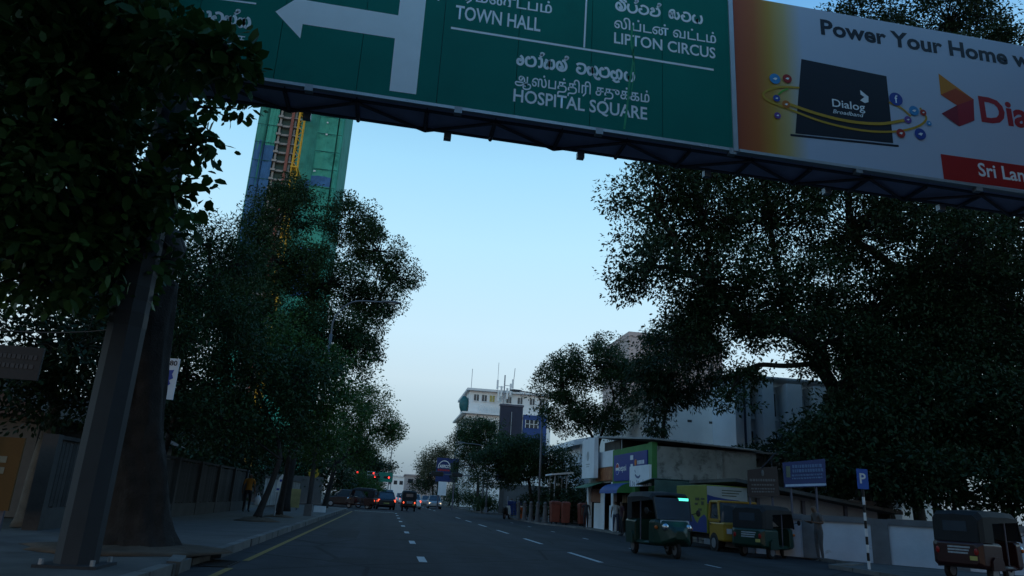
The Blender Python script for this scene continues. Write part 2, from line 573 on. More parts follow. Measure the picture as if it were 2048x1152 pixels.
# ------------------------------------------------------------------ green direction sign
M_green = mat('sign_green_sheeting', (.003, .19, .145), .55, var=.09, scale=.9, spec=.15, spots=((.004, .15, .12), .6, .58))
M_sil = mat('reflective_white_sheeting', (.90, .93, .95), .42, var=.04, scale=2, spec=.5)
M_alu = mat('aluminium_frame', (.45, .48, .52), .4, .5, var=.08)
M_streak = mat('bright_green_tape', (.02, .32, .14), .4, var=.3, scale=6)
SY = 9.93
ds = thing('direction_sign', 'large green road direction sign with white arrow for Town Hall, Lipton Circus and Hospital Square', 'sign', (0, SY, 0))
def sz(x):                                     # bottom edge of the sign face
    return 7.06 - .0155 * x
xs = [-4.75 + 1.228 * k for k in range(9)]
xs[-1] = 5.08
for a, b in zip(xs[:-1], xs[1:]):
    G().prism([(a + .004, sz(a)), (b - .004, sz(b)), (b - .004, 10.75), (a + .004, 10.75)], 'y', 0, .05).build('sheet_panel', M_green, ds)
G().prism([(-4.75, sz(-4.75) - .05), (5.08, sz(5.08) - .05), (5.08, sz(5.08)), (-4.75, sz(-4.75))], 'y', -.012, .07).build('frame', M_alu, ds)
G().prism([(5.06, sz(5.08) - .05), (5.14, sz(5.08) - .05), (5.14, 10.75), (5.06, 10.75)], 'y', -.03, .07).build('frame', M_alu, ds)
G().prism([(-4.7, 7.1), (5.0, 7.0), (5.0, 10.7), (-4.7, 10.7)], 'y', .055, .075).build('backing', M_steeld, ds)
YT = -.004
arrow = [(-2.43, 8.27), (-2.0, 7.86), (-2.0, 8.12), (-.58, 8.11), (-.57, 7.17), (-.16, 7.17), (-.16, 10.2), (-.57, 10.2), (-.57, 8.54), (-2.0, 8.56), (-2.0, 8.72)]
G().add([(x, YT, z) for x, z in arrow], [(0, 1, 2, 9, 10), (2, 3, 8, 9), (3, 4, 5, 6, 7, 8)]).build('arrow', M_sil, ds)
def strip(pts, w=.03, vert=False):
    (a, b), (c, d) = pts
    if vert:
        q = [(a - w / 2, b), (a + w / 2, b), (c + w / 2, d), (c - w / 2, d)]
    else:
        q = [(a, b - w / 2), (c, d - w / 2), (c, d + w / 2), (a, b + w / 2)]
    return G().add([(x, YT, z) for x, z in q], [(0, 1, 2, 3)]).build('rule', M_sil, ds)
strip([(-3.9, 8.33), (-2.73, 8.36)])
strip([(.28, 8.46), (4.76, 8.42)], .04)
strip([(2.49, 8.47), (2.52, 10.3)], .03, True)
sinhala(['na', 'aa', 'va', 'tha', 'hal', 'tha'], M_sil, ds, -3.62, 7.91, .88, .21, YT)
text('நாவத்த', M_sil, ds, (-3.62, YT, 7.62), .84, .17)
text('TOWN HALL', M_sil, ds, (.33, YT, 8.65), 1.41, .255, .018)
text('நகரமண்டபம்', M_sil, ds, (.02, YT, 9.03), 1.9, .2, .014)
sinhala(['la', 'i', 'pa', 'hal', 'ta', 'na', 'hal', ' ', 'ka', 'va', 'ya'], M_sil, ds, 3.02, 9.31, 1.58, .19, YT)
text('லிப்டன் வட்டம்', M_sil, ds, (3.0, YT, 8.95), 1.82, .19, .014)
text('LIPTON CIRCUS', M_sil, ds, (3.0, YT, 8.65), 1.80, .21, .018)
sinhala(['e', 'ra', 'aa', 'hal', 'ha', 'la', 'hal', ' ', 'cha', 'tha', 'u', 'ra', 'sha', 'ya'], M_sil, ds, 1.38, 7.97, 2.0, .20, YT)
text('ஆஸ்பத்திரி சதுக்கம்', M_sil, ds, (1.37, YT, 7.61), 2.25, .19, .014)
text('HOSPITAL SQUARE', M_sil, ds, (1.36, YT, 7.29), 2.22, .225, .018)
g = G()
ribbon(g, [(3.32, 9.05), (3.3, 8.7), (3.34, 8.4), (3.27, 7.9), (3.24, 7.5), (3.19, 7.06)], .035, lambda p: p, YT - .003)
ribbon(g, [(3.36, 8.9), (3.33, 8.5), (3.36, 8.2), (3.30, 7.7)], .015, lambda p: p, YT - .003)
g.build('green_tape', M_streak, ds)

# ------------------------------------------------------------------ billboard
def printed(name, stops, x0, x1):
    """flat print whose colour runs across the panel (object X)"""
    m = bpy.data.materials.new(name)
    m.use_nodes = True
    n, l = m.node_tree.nodes, m.node_tree.links
    b = n['Principled BSDF']
    b.inputs['Roughness'].default_value = .5
    co = n.new('ShaderNodeTexCoord')
    se = n.new('ShaderNodeSeparateXYZ')
    l.new(co.outputs['Object'], se.inputs[0])
    mr = n.new('ShaderNodeMapRange')
    mr.inputs[1].default_value, mr.inputs[2].default_value = x0, x1
    l.new(se.outputs['X'], mr.inputs[0])
    rp = n.new('ShaderNodeValToRGB')
    e = rp.color_ramp.elements
    e[0].position, e[0].color = stops[0][0], (*stops[0][1], 1)
    e[1].position, e[1].color = stops[-1][0], (*stops[-1][1], 1)
    for p, c in stops[1:-1]:
        q = e.new(p)
        q.color = (*c, 1)
    l.new(mr.outputs[0], rp.inputs[0])
    l.new(rp.outputs[0], b.inputs['Base Color'])
    return m
M_bill = printed('billboard_print', [(0, (.42, .06, .01)), (.04, (.5, .12, .01)), (.07, (.55, .30, .03)), (.10, (.58, .46, .2)), (.135, (.50, .58, .72)), (1, (.50, .58, .74))], 5.16, 14.6)
M_ink = mat('black_print', (.012, .014, .025), .45, var=.1)
M_prints = {k: mat('print_' + k, c, .5, var=.05) for k, c in dict(sky=(.05, .3, .62), red=(.42, .03, .025), green=(.12, .45, .06), navy=(.03, .07, .35), orange=(.55, .16, .02),
            purple=(.16, .07, .33), yellow=(.55, .33, .03), amber=(.6, .22, .01), flame=(.45, .06, .01), maroon=(.24, .012, .03), crimson=(.35, .015, .03), band=(.42, .012, .01), letter=(.40, .012, .02)).items()}
bb = thing('billboard', 'white advertising billboard with orange edge, black router and red band above the road', 'billboard', (0, SY, 0))
G().prism([(5.16, 6.98), (14.6, 6.86), (14.6, 9.94), (5.16, 10.02)], 'y', 0, .06).build('panel', M_bill, bb)
G().prism([(5.16, 6.93), (14.6, 6.81), (14.6, 6.86), (5.16, 6.98)], 'y', -.02, .08).build('frame', M_alu, bb)
text('Power Your Home with', M_ink, bb, (6.82, YT, 9.5), 4.75, .31, .03)
def pprint(pts, m, y=YT, name='print'):
    return G().add([(x, y, z) for x, z in pts], [tuple(range(len(pts)))]).build(name, m, bb)
rt = pprint([(6.4, 8.91), (8.03, 8.83), (8.02, 7.50), (6.19, 7.42)], M_ink, YT, 'router_print')
pprint([(6.1, 7.40), (8.12, 7.48), (8.12, 7.44), (6.1, 7.36)], M_ink, YT, 'router_print')
text('Dialog', M_sil, bb, (6.92, YT - .004, 8.05), .62, .15, .012)
text('Broadband', M_sil, bb, (6.92, YT - .004, 7.92), .58, .075, .01, shear=.25)
pprint([(7.48, 8.46), (7.63, 8.35), (7.62, 8.24), (7.55, 8.21), (7.46, 8.25), (7.55, 8.33), (7.48, 8.37)], M_sil, YT - .004, 'emblem')
g = G()
ribbon(g, [(6.32, 8.32), (5.95, 8.27), (5.66, 8.12), (5.72, 7.98), (6.1, 7.87), (6.7, 7.72), (7.4, 7.66), (8.02, 7.72), (8.5, 7.88), (8.72, 8.08), (8.62, 8.28)], .04, lambda p: p, YT - .006)
ribbon(g, [(6.05, 7.98), (6.6, 7.86), (7.2, 7.80), (7.8, 7.84), (8.28, 7.98)], .055, lambda p: p, YT - .009)
ribbon(g, [(8.02, 8.3), (8.25, 8.22), (8.42, 8.08)], .035, lambda p: p, YT - .006)
g.build('ring_print', M_prints['yellow'], bb)
for x, z, r, c in ((5.87, 8.42, .10, 'sky'), (6.1, 8.46, .085, 'red'), (5.88, 8.04, .065, 'navy'), (6.05, 7.95, .075, 'orange'), (5.88, 7.71, .06, 'purple'),
                   (8.16, 8.38, .13, 'navy'), (8.49, 8.2, .095, 'sky'), (8.67, 8.19, .06, 'red'), (8.35, 8.0, .07, 'purple'), (8.76, 7.99, .05, 'sky'), (8.18, 7.71, .085, 'red'), (8.56, 7.75, .11, 'navy')):
    d = pprint([(x + r * math.cos(2 * PI * k / 20), z + r * math.sin(2 * PI * k / 20)) for k in range(20)], M_prints[c], YT - .012, 'icon_print')
    if r > .12:
        text('f', M_sil, d, (x - .03, YT - .016, z - .075), .06, .15, .02)
    else:
        q = r * .45
        G().add([(x - q, YT - .016, z - q * .2), (x + q * .3, YT - .016, z - q * .7), (x + q, YT - .016, z + q * .4), (x, YT - .016, z + q * .5)], [(0, 1, 2, 3)]).build('mark', M_sil, d)
g = G()
ribbon(g, [(5.92, 8.12), (6.0, 8.2), (6.1, 8.26)], .03, lambda p: p, YT - .012)
g.build('leaf_print', M_prints['green'], bb)
pprint([(9.09, 9.06), (9.74, 8.63), (9.72, 8.42), (9.38, 8.45), (9.08, 8.62)], M_prints['amber'], YT, 'emblem')
pprint([(9.38, 8.45), (9.74, 8.63), (9.69, 8.19), (9.36, 8.02)], M_prints['crimson'], YT - .003, 'emblem')
pprint([(9.40, 8.80), (9.74, 8.63), (9.38, 8.45), (9.08, 8.62)], M_prints['flame'], YT - .002, 'emblem')
pprint([(9.04, 8.23), (9.38, 8.45), (9.36, 8.02)], M_prints['maroon'], YT - .005, 'emblem')
text('Dialog', M_prints['letter'], bb, (9.84, YT, 8.21), 1.9, .5, .03)
pprint([(8.92, 7.42), (14.6, 7.42), (14.6, 6.96), (8.92, 6.94)], M_prints['band'], YT, 'band_print')
text("Sri Lanka", M_sil, bb, (9.62, YT - .004, 7.1), 1.25, .25, .02)

# ================================================================== the wrapped tower
tw = thing('tower_block', 'unfinished high-rise tower wrapped in green and blue scaffold netting behind the left trees', 'building', (-45.4, 250, 0), 0)
tw.scale = (.965, 1, 1)
M_netg = mat('green_scaffold_net', (.07, .37, .26), .9, var=.22, scale=.22, bump=.2, spots=((.02, .17, .12), .12, .55))
M_netd = mat('dark_green_net', (.055, .27, .20), .9, var=.25, scale=.2, bump=.2)
M_netb = mat('blue_scaffold_net', (.055, .15, .30), .9, var=.25, scale=.2, bump=.2)
M_conc = mat('raw_concrete', (.36, .33, .30), .9, var=.2, scale=.5, bump=.2)
M_dark = mat('dark_interior', (.05, .085, .075), .9, var=.3, scale=.4)
TH = 168
box('core', M_dark, -14, 14.4, 1.2, 28, 0, TH, tw)
def net(x0, x1, z0, z1, m, y0, curve=0.):
    n = 6
    rs = random.Random(int(x0 * 7 + z0))
    rows = []
    nz = max(2, int((z1 - z0) / 7.2))
    for j in range(nz + 1):
        z = z0 + (z1 - z0) * j / nz
        rows.append([(x0 + (x1 - x0) * i / n, y0 + rs.uniform(-.25, .25) + curve * ((i / n - .5) * 2) ** 2, z) for i in range(n + 1)])
    g = G()
    V = [p for r in rows for p in r]
    g.add(V, [(j * (n + 1) + i, j * (n + 1) + i + 1, (j + 1) * (n + 1) + i + 1, (j + 1) * (n + 1) + i) for j in range(nz) for i in range(n)])
    o = g.build('net_sheet', m, tw)
    sm = o.modifiers.new('thick', 'SOLIDIFY')
    sm.thickness = .15
    return o
net(-15.6, -11.6, 104, 131, M_netd, .2, 1.5)
net(-15.6, -11.6, 131, TH, M_netd, .2, 1.5)
net(-15.6, -11.6, 62, 124, M_netb, .1, 1.5)
net(-15.6, -11.6, 0, 62, M_netd, .2, 1.5)
net(-11.6, -8.2, 122, TH, M_netg, -.2)
net(-11.6, -8.2, 62, 122, M_netb, -.25)
net(-11.6, -8.2, 0, 62, M_netg, -.2)
net(.4, 7.0, 0, TH, M_netd, -.2)
net(3.4, 7.0, 104, 110, M_netb, -.5)
net(7.0, 14.2, 112, TH, M_netg, -.8, .5)
net(7.0, 14.2, 108, 112, M_netb, -.9, .5)
net(7.0, 14.2, 84, 108, M_netg, -.8, .5)
net(6.0, 13.2, 66, 84, M_netb, -.8, .5)
net(6.0, 14.2, 0, 66, M_netg, -.8, .5)
net(13.8, 16.4, 0, TH, M_netg, .3, 1.6)
for k, m_ in ((0, M_netg), (1, M_netd)):
    G().box(16.2 + .05, 16.6, 1.6, 28, k * 84, k * 84 + 84).build('net_sheet', m_, tw)
    G().box(-16.0, -15.6, 1.6, 28, k * 84, k * 84 + 84).build('net_sheet', M_netd, tw)
slab = G().box(-8.2, 4.0, .0, 1.4, -.35, .35).box(-8.3, -6.5, -.5, 0, -.3, .5).box(-3.8, -1.0, -.5, 0, -.3, .2).mesh('floor_slab', M_conc)
for k in range(46):
    link('floor_slab', slab, tw, (0, 0, 4 + 3.62 * k))
colm = G().box(-.35, .35, .3, 1.1, 0, TH).mesh('column', M_conc)
for x in (-7.4, -1.9, 3.2):
    link('column', colm, tw, (x, 0, 0))
M_seam = mat('net_seam', (.02, .10, .08), .9)
for k in range(22):
    z = 6 + 7.24 * k
    box('net_seam', M_seam, 7.1, 16.3, -1.12, -1.0, z, z + .22, tw)
    box('net_seam', M_seam, -15.5, -8.3, -.62, -.5, z + 1, z + 1.2, tw)
M_hoist = mat('hoist_red', (.30, .10, .07), .7, var=.2, scale=1)
G().box(-3.3, -2.3, -1.4, -.6, 0, 150).build('hoist_mast', M_hoist, tw)
G().box(-3.6, -2.0, -1.9, -.4, 138, 141.5).build('hoist_car', mat('hoist_car_red', (.3, .03, .04), .6), tw)
G().box(10.2, 10.9, -1.3, -1.2, 128.6, 129.2).build('vent_flap', M_white, tw)
G().box(10.0, 10.6, -1.3, -1.2, 133.5, 134.1).build('vent_flap', M_white, tw)
G().box(7.6, 8.4, -1.3, -1.2, 113.3, 113.9).build('vent_flap', M_white, tw)

cr = thing('tower_crane', 'orange lattice tower crane mast standing against the wrapped tower', 'crane', (-43.4, 241, 0))
M_crane = mat('crane_orange', (.78, .40, .02), .55, var=.12, scale=.6)
for sx in (-.95, .95):
    for sy in (-.95, .95):
        G().box(sx - .17, sx + .17, sy - .17, sy + .17, 0, 158).build('mast_leg', M_crane, cr)
dia = G().tube([(-.95, -.98, 0), (.95, -.98, 2.4)], .12, 4).tube([(.95, -.98, 2.4), (-.95, -.98, 4.8)], .12, 4).tube([(-.95, -.98, 0), (.95, -.98, 0)], .1, 4).mesh('lattice', M_crane)
dib = G().tube([(.98, -.95, 0), (.98, .95, 2.4)], .1, 4).tube([(.98, .95, 2.4), (.98, -.95, 4.8)], .1, 4).mesh('lattice', M_crane)
for k in range(32):
    link('lattice', dia, cr, (0, 0, 2 + 4.8 * k))
    link('lattice', dib, cr, (0, 0, 2 + 4.8 * k))
for z in (62, 86, 110, 134):
    G().box(-1.3, 1.3, -1.3, 8.3, z, z + .5).build('tie_collar', M_crane, cr)
G().box(-1.6, 1.6, -1.6, 1.6, 158, 161).build('slewing_unit', M_crane, cr)
G().box(-1.0, 1.0, -38, 12, 161, 162.2).build('jib', M_crane, cr)

# ================================================================== buildings on the right
M_plaster = mat('aged_grey_plaster', (.34, .34, .32), .92, var=.16, scale=.5, bump=.3, spots=((.10, .105, .10), .7, .54))
M_stain = mat('stained_plaster', (.27, .27, .25), .93, var=.25, scale=.9, bump=.4, spots=((.045, .05, .045), 1.1, .5))
M_lime = mat('lime_green_paint', (.06, .20, .06), .7, var=.14, scale=1.5)
M_wht = mat('weathered_white_wall', (.72, .75, .79), .85, var=.1, scale=.8, bump=.2, spots=((.33, .34, .35), .9, .62))
M_blank = mat('rendered_wall', (.80, .77, .73), .92, var=.09, scale=.5, bump=.25, spots=((.66, .64, .61), .8, .6))
M_finw = mat('bright_white_wall', (.86, .88, .90), .85, var=.05, scale=.8, spots=((.70, .72, .74), .9, .64))
M_roofm = mat('corrugated_sheet', (.26, .27, .28), .6, .2, var=.2, scale=1.2)
M_brick = mat('dark_masonry', (.085, .08, .075), .95, var=.35, scale=1.5, bump=.5)
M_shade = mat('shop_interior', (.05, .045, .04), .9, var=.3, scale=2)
M_wglass = mat('window_glass', (.03, .035, .045), .12, var=.1, spec=.6)

shop = thing('shop_building', 'two-storey corner shop with lime green front, soft-drink sign and stained side wall', 'shop', (12, 32.2, .06))
# the front faces the road (-X); local x: depth into the block, local y: away from the camera
def sb(name, m, x0, x1, y0, y1, z0, z1, parent=None, bevel=0):
    return box(name, m, x0, x1, y0, y1, z0, z1, parent or shop, bevel)
sb('upper_wall', M_plaster, 0.02, 5, .05, 11.3, 2.5, 4.02)
sb('side_wall', M_stain, .1, 3.15, 0, .05, 2.58, 4.02)
sb('end_wall', M_plaster, .3, 3.15, .1, .3, 0, 2.3)
sb('side_pilaster', M_plaster, 2.95, 3.25, -.08, 0, 2.3, 4.0)
sb('ledge', M_wht, -.05, 3.3, -.45, 0, 2.32, 2.56, bevel=.02)
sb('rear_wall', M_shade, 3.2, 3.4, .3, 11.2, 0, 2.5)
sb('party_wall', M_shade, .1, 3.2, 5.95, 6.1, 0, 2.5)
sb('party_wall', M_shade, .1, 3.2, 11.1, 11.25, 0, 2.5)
sb('pilaster', M_lime, -.14, .12, .02, .5, 0, 4.2)
sb('pilaster', M_lime, -.14, .12, 2.4, 2.9, 0, 2.5)
sb('pilaster', M_wht, -.1, .12, 6.0, 6.4, 0, 2.5)
sb('pilaster', M_wht, -.1, .12, 10.9, 11.3, 0, 2.5)
sb('fascia', M_lime, -.12, .0, .52, 6.1, 2.4, 4.16)
sb('fascia', M_wht, -.06, .015, 6.2, 9.4, 3.34, 4.2)
M_pep = mat('sign_blue', (.012, .035, .22), .45, var=.08)
M_food = mat('food_sign_print', (.30, .10, .04), .6, var=.3, scale=5, spots=((.5, .3, .12), 5, .55))
ps = sb('sign_board', M_pep, -.17, -.12, .6, 5.75, 2.53, 3.86)
def side_text(body, m, parent, y, z, w, h, x, bold=.015):
    o = text(body, m, parent, (x, y, z), w, h, bold)
    o.rotation_euler = (0, 0, -PI / 2)
    return o
side_text('pepsi', M_white, ps, 4.9, 3.03, 1.25, .3, -.176)
g = G().disc((5.1, 3.14), .3, 'x', -.178, -.172, 20)
pd = g.build('emblem', M_white, ps)
G().prism([(5.1 + .24 * math.cos(t), 3.2 + .2 * math.sin(t)) for t in [PI * k / 10 for k in range(11)]], 'x', -.184, -.18).build('emblem_half', M_prints['red'], pd)
G().prism([(5.1 - .24 * math.cos(t), 3.06 - .2 * math.sin(t)) for t in [PI * k / 10 for k in range(11)]], 'x', -.184, -.18).build('emblem_half', M_prints['navy'], pd)
for k in range(5):
    sb('print_mark', M_wht, -.176, -.172, 1.0 + .2 * k, 1.14 + .2 * k, 3.25, 3.43, ps)
sb('notice', M_wht, -.2, -.175, 2.55, 2.95, 3.5, 3.72, ps)
sb('notice', M_wht, -.2, -.175, 2.6, 2.9, 3.1, 3.3, ps)
G().disc((2.2, 3.35), .16, 'x', -.184, -.178, 14).build('emblem', M_prints['orange'], ps)
sb('sign_board', M_food, -.1, -.02, 6.05, 9.45, 2.6, 3.3)
cs = sb('sign_board', M_wht, -.55, -.3, 8.3, 10.9, 2.75, 5.0)
M_faint = mat('faint_print', (.38, .40, .42), .6)
G().disc((9.6, 4.0), .28, 'x', -.558, -.552, 14).build('emblem', M_faint, cs)
sb('print_line', M_faint, -.558, -.552, 9.2, 10.0, 3.5, 3.56, cs)
sb('print_line', M_faint, -.558, -.552, 9.3, 9.9, 3.38, 3.43, cs)
ws = sb('sign_board', M_wht, -.68, -.56, -1.05, 1.6, 2.18, 3.1)
sb('bracket', M_steeld, -.56, -.12, .6, .68, 2.6, 2.68)
M_leafp = mat('leaf_print', (.10, .14, .26), .6, var=.4, scale=9)
g = G()
for k in range(9):
    y = -.9 + .29 * k
    ribbon(g, [(y, 2.2), (y + .06 * (-1) ** k, 2.3), (y + .02, 2.36 + .05 * (k % 3))], .07, lambda p: p, 0)
o = g.build('vine_print', M_leafp, ws)
o.rotation_euler = (0, 0, PI / 2)
o.location = (-.684, 0, 0)
g = G()
ribbon(g, [(.1, 2.66), (.3, 2.58), (.55, 2.6), (.8, 2.7)], .1, lambda p: p, 0)
ribbon(g, [(.75, 2.8), (.85, 2.92)], .06, lambda p: p, 0)
o = g.build('dish_print', M_leafp, ws)
o.rotation_euler = (0, 0, PI / 2)
o.location = (-.684, 0, 0)
# awnings: curved sheets on a frame
def awning(name, m, y0, y1, zt, zb, out, curved=True):
    prof = [(0, zt)] + [(-out * math.sin(PI / 2 * k / 6) if curved else -out * k / 6, zt - (zt - zb) * ((1 - math.cos(PI / 2 * k / 6)) if curved else k / 6)) for k in range(1, 7)]
    g = G()
    top = prof
    V = [(x, y0, z) for x, z in top] + [(x, y1, z) for x, z in top] + [(x, y0, z - .03) for x, z in top] + [(x, y1, z - .03) for x, z in top]
    n = len(top)
    F_ = []
    for i in range(n - 1):
        F_ += [(i, i + 1, n + i + 1, n + i), (2 * n + i, 3 * n + i, 3 * n + i + 1, 2 * n + i + 1), (i, 2 * n + i, 2 * n + i + 1, i + 1), (n + i, n + i + 1, 3 * n + i + 1, 3 * n + i)]
    g.add(V, F_)
    return g.build(name, m, shop)
M_awb = mat('blue_awning', (.02, .07, .25), .6, var=.15, scale=2)
M_awg = mat('green_awning', (.05, .16, .10), .7, var=.2, scale=2)
a1 = awning('awning', M_awb, 2.9, 5.9, 2.42, 1.9, .9)
for y in (2.88, 5.9):
    G().prism([(-.02, 1.92), (-.02, 2.42)] + [(-.9 * math.sin(PI / 2 * k / 6), 2.4 - .5 * (1 - math.cos(PI / 2 * k / 6))) for k in range(1, 7)], 'y', y, y + .02).build('awning_end', M_lime, a1)
awning('awning', M_awg, 8.2, 11.3, 2.55, 2.2, .95, False)
# corrugated canopy on the near end
g = G()
for i in range(26):
    x = -.95 + i * .075
    g.box(x, x + .045, -2.6, -.45, 2.2, 2.235, M=Matrix.Translation((0, 0, 0)) @ Matrix.Rotation(-.1, 4, 'X'))
canopy = G().box(-1.0, 1.0, -2.6, -.45, 2.19, 2.2, M=Matrix.Rotation(-.1, 4, 'X')).build('canopy_sheet', mat('green_corrugated', (.05, .10, .09), .6, .1, var=.25, scale=2), shop)
for i in range(26):
    x = -.97 + i * .076
    G().box(x, x + .04, -2.62, -.43, 2.2, 2.23, M=Matrix.Rotation(-.1, 4, 'X')).build('corrugation', MATS['green_corrugated'], canopy)
G().box(-1.0, 1.0, -2.66, -2.6, 1.75, 2.4).build('canopy_valance', MATS['green_corrugated'], canopy)
for x in (-.9, .9):
    G().box(x - .03, x + .03, -2.55, -2.49, 0, 2.3).build('canopy_post', M_steeld, canopy)
# sheet roof, lifted at the street corner, and the shed behind it
g = G()
g.add([(-.35, -.3, 4.28), (5.2, -.3, 4.05), (5.2, 11.4, 4.9), (-.35, 8.5, 5.0), (-.35, -.3, 4.34), (5.2, -.3, 4.11), (5.2, 11.4, 4.96), (-.35, 8.5, 5.06)],
      [(3, 2, 1, 0), (4, 5, 6, 7), (0, 1, 5, 4), (1, 2, 6, 5), (2, 3, 7, 6), (3, 0, 4, 7)])
rf = g.build('roof', M_roofm, shop)
for k in range(18):
    x = -.3 + k * .3
    G().tube([(x, -.32, 4.34 - (x + .35) / 5.55 * .23), (x, 8.4, 5.05)], .03, 5).build('roof_rib', M_roofm, rf)
sb('attic_wall', M_brick, .1, 4.8, 5.5, 8.4, 4.0, 4.72)
G().tube([(-.1, 4.6, 4.1), (-.1, 4.6, 4.95), (-.4, 4.6, 5.05)], .04, 6).build('vent_pipe', M_steel, shop)
sb('shop_counter', M_wht, .3, .5, 6.4, 8.0, 0, 1.3)
sb('door', mat('shop_door', (.16, .10, .07), .7), .15, .2, .8, 1.7, 0, 2.0)
sb('fridge', M_pep, -.05, .35, 3.1, 3.8, .02, 1.25)
sb('shutter', M_wht, .05, .1, 8.2, 8.9, 0, 1.95)
sb('shutter', mat('brown_shutter', (.24, .12, .08), .7, var=.2), .05, .1, 8.95, 10.85, 1.45, 2.2)
sb('shutter', M_wht, .05, .1, 8.95, 10.2, 0, 1.4)
for k in range(4):
    sb('hanging_pack', mat('snack_pack', (.30, .22, .12), .5, obj_var=.4, var=.4, scale=8), -.1, -.05, 3.2 + .35 * k, 3.4 + .35 * k, 1.45, 1.85)

mw = thing('masonry_shed', 'dark unplastered masonry shed with outside stair beside the stained shop wall', 'shed', (15.3, 33, .06))
box('wall', M_brick, 0, 4.5, 0, 6, 0, 4.05, mw)
for k in range(4):
    box('buttress', M_brick, .15 + 1.3 * k, .4 + 1.3 * k, -.12, 0, 0, 4.0, mw)
box('ledge', M_plaster, -.02, 4.5, -.08, -.003, 3.35, 3.43, mw)
box('roof', M_roofm, -.1, 4.7, -.2, 6.2, 4.06, 4.14, mw)
for k in range(9):
    box('stair_tread', M_steeld, .6 + .22 * k, .82 + .22 * k, -1.0, -.2, 1.2 + .22 * k, 1.25 + .22 * k, mw)
G().tube([(.6, -1.0, 2.1), (2.6, -1.0, 4.1)], .03, 6).build('stair_rail', M_steeld, mw)
for k in range(4):
    G().tube([(.7 + .55 * k, -1.0, 1.2 + .55 * k), (.7 + .55 * k, -1.0, 2.2 + .55 * k)], .025, 6).build('stair_baluster', M_steeld, mw)

bl = thing('blank_walled_building', 'tall building with a blank cream gable wall behind the shop', 'building', (16, 45, 0))
# its gable leans back from the street, the parapet rising to the right
G().prism([(0, 0), (6.4, 0), (6.4, 9.2), (4.2, 8.95), (4.2, 8.75), (0, 8.0)], 'y', 0, 12).build('wall', M_blank, bl)
G().prism([(-.1, 8.03), (4.2, 8.78), (4.2, 8.9), (-.1, 8.15)], 'y', -.2, 12.1).build('coping', M_plaster, bl)
G().prism([(4.2, 8.98), (6.5, 9.23), (6.5, 9.36), (4.2, 9.1)], 'y', -.2, 12.1).build('coping', M_plaster, bl)
for k in range(3):
    box('vent_hole', M_brick, 1.5 + 1.5 * k, 1.8 + 1.5 * k, -.02, .05, 6.9, 7.05, bl)

fn = thing('finned_building', 'white office building with tall vertical fins and recessed windows behind the big tree', 'building', (19.9, 40, 0))
box('wall', M_finw, 0, 14, 1.2, 3.2, 0, 9.0, fn)
for k, x in enumerate((0, 1.75, 3.4, 5.2, 6.9, 8.6, 10.3)):
    box('fin', M_finw, x, x + (.95 if k % 2 == 0 else .75), 0, 1.2, 0, 9.05 + (.25 if k == 0 else 0), fn)
for i, x in enumerate((.95, 2.5, 4.35, 5.95, 7.85, 9.35)):
    for j, z in enumerate((1.6, 4.2, 6.6)):
        w = box('window', M_wglass, x + .03, x + .72, 1.14, 1.19, z + .55, z + 1.95, fn)
        box('sill', M_finw, x + .01, x + .74, .85, 1.18, z + .25, z + .4, w)
        if (i + j) % 2 == 0:
            box('air_conditioner', M_white, x + .1, x + .6, .75, 1.1, z + .42, z + .8, w)
box('roof_slab', M_finw, -.05, 14.05, .1, 3.4, 9.31, 9.4, fn)
G().tube([(.55, -.08, 0), (.55, -.08, 8.9)], .07, 8).build('downpipe', mat('dark_pipe', (.03, .05, .09), .6), fn)

sw = thing('white_gabled_building', 'low white building with a sloping white eave behind the corner shop', 'building', (15.2, 58, 0))
box('wall', M_wht, 0, 9, 0, 10, 0, 6.1, sw)
G().prism([(-.7, 5.9), (9, 8.4), (9, 8.7), (-.7, 6.35)], 'y', -.6, 10).build('roof', M_wht, sw)
for k in range(4):
    w = box('window', M_wglass, 2.2 + 1.6 * k, 3.2 + 1.6 * k, -.03, .04, 4.6, 5.7, sw)
    box('frame', M_plaster, 2.66 + 1.6 * k, 2.74 + 1.6 * k, -.06, -.031, 4.6, 5.7, w)

pt = thing('afterglow_high_rise', 'pale high-rise block with painted-on afterglow pink, rising above the trees at the right', 'building', (49.9, 150, 0))
M_afterglow = mat('afterglow_pink_render', (.52, .42, .39), .85, var=.06, scale=.1)  # warm afterglow on pale walls, put into their colour
box('wall', M_afterglow, 0, 22, 0, 20, 0, 38.2, pt)
box('roof_parapet', M_afterglow, -.1, 22.1, -.1, 20.1, 38.2, 39.3, pt)
wm = G().box(0, 1.2, -.06, .02, 0, 1.5).mesh('window', M_wglass)
for i in range(7):
    for j in range(9):
        link('window', wm, pt, (1.2 + 2.9 * i, 0, 3 + 3.6 * j))

wb = thing('white_office_block', 'white flat-roofed office block with small windows and roof antennas, far right side', 'building', (12.3, 125, 0))
M_wfar = mat('white_render', (.80, .80, .78), .85, var=.07, scale=.2, spots=((.62, .62, .62), .3, .66))
box('wall', M_wfar, 0, 15, 0, 18, 0, 15.6, wb)
box('top_storey', M_wfar, .4, 14.6, .5, 17, 15.9, 19.7, wb)
box('floor_band', M_wfar, -.8, 15.2, -.8, 18.2, 15.61, 15.89, wb)
box('roof_slab', M_wfar, -.1, 15.1, -.2, 18, 19.71, 20.1, wb)
for x in (1.2, 2.6, 4.0, 7.0, 9.0, 11.2, 13.0):
    w = box('window', M_wglass if x != 4.0 else mat('yellow_blind', (.45, .38, .12), .7), x, x + .85, .42, .5, 18.0, 19.1, wb)  # one window has a plain yellow blind
    box('frame', M_wfar, x - .06, x + .91, .36, .42, 17.88, 17.98, w)
    box('mullion', M_wfar, x + .4, x + .46, .38, .42, 17.99, 19.1, w)
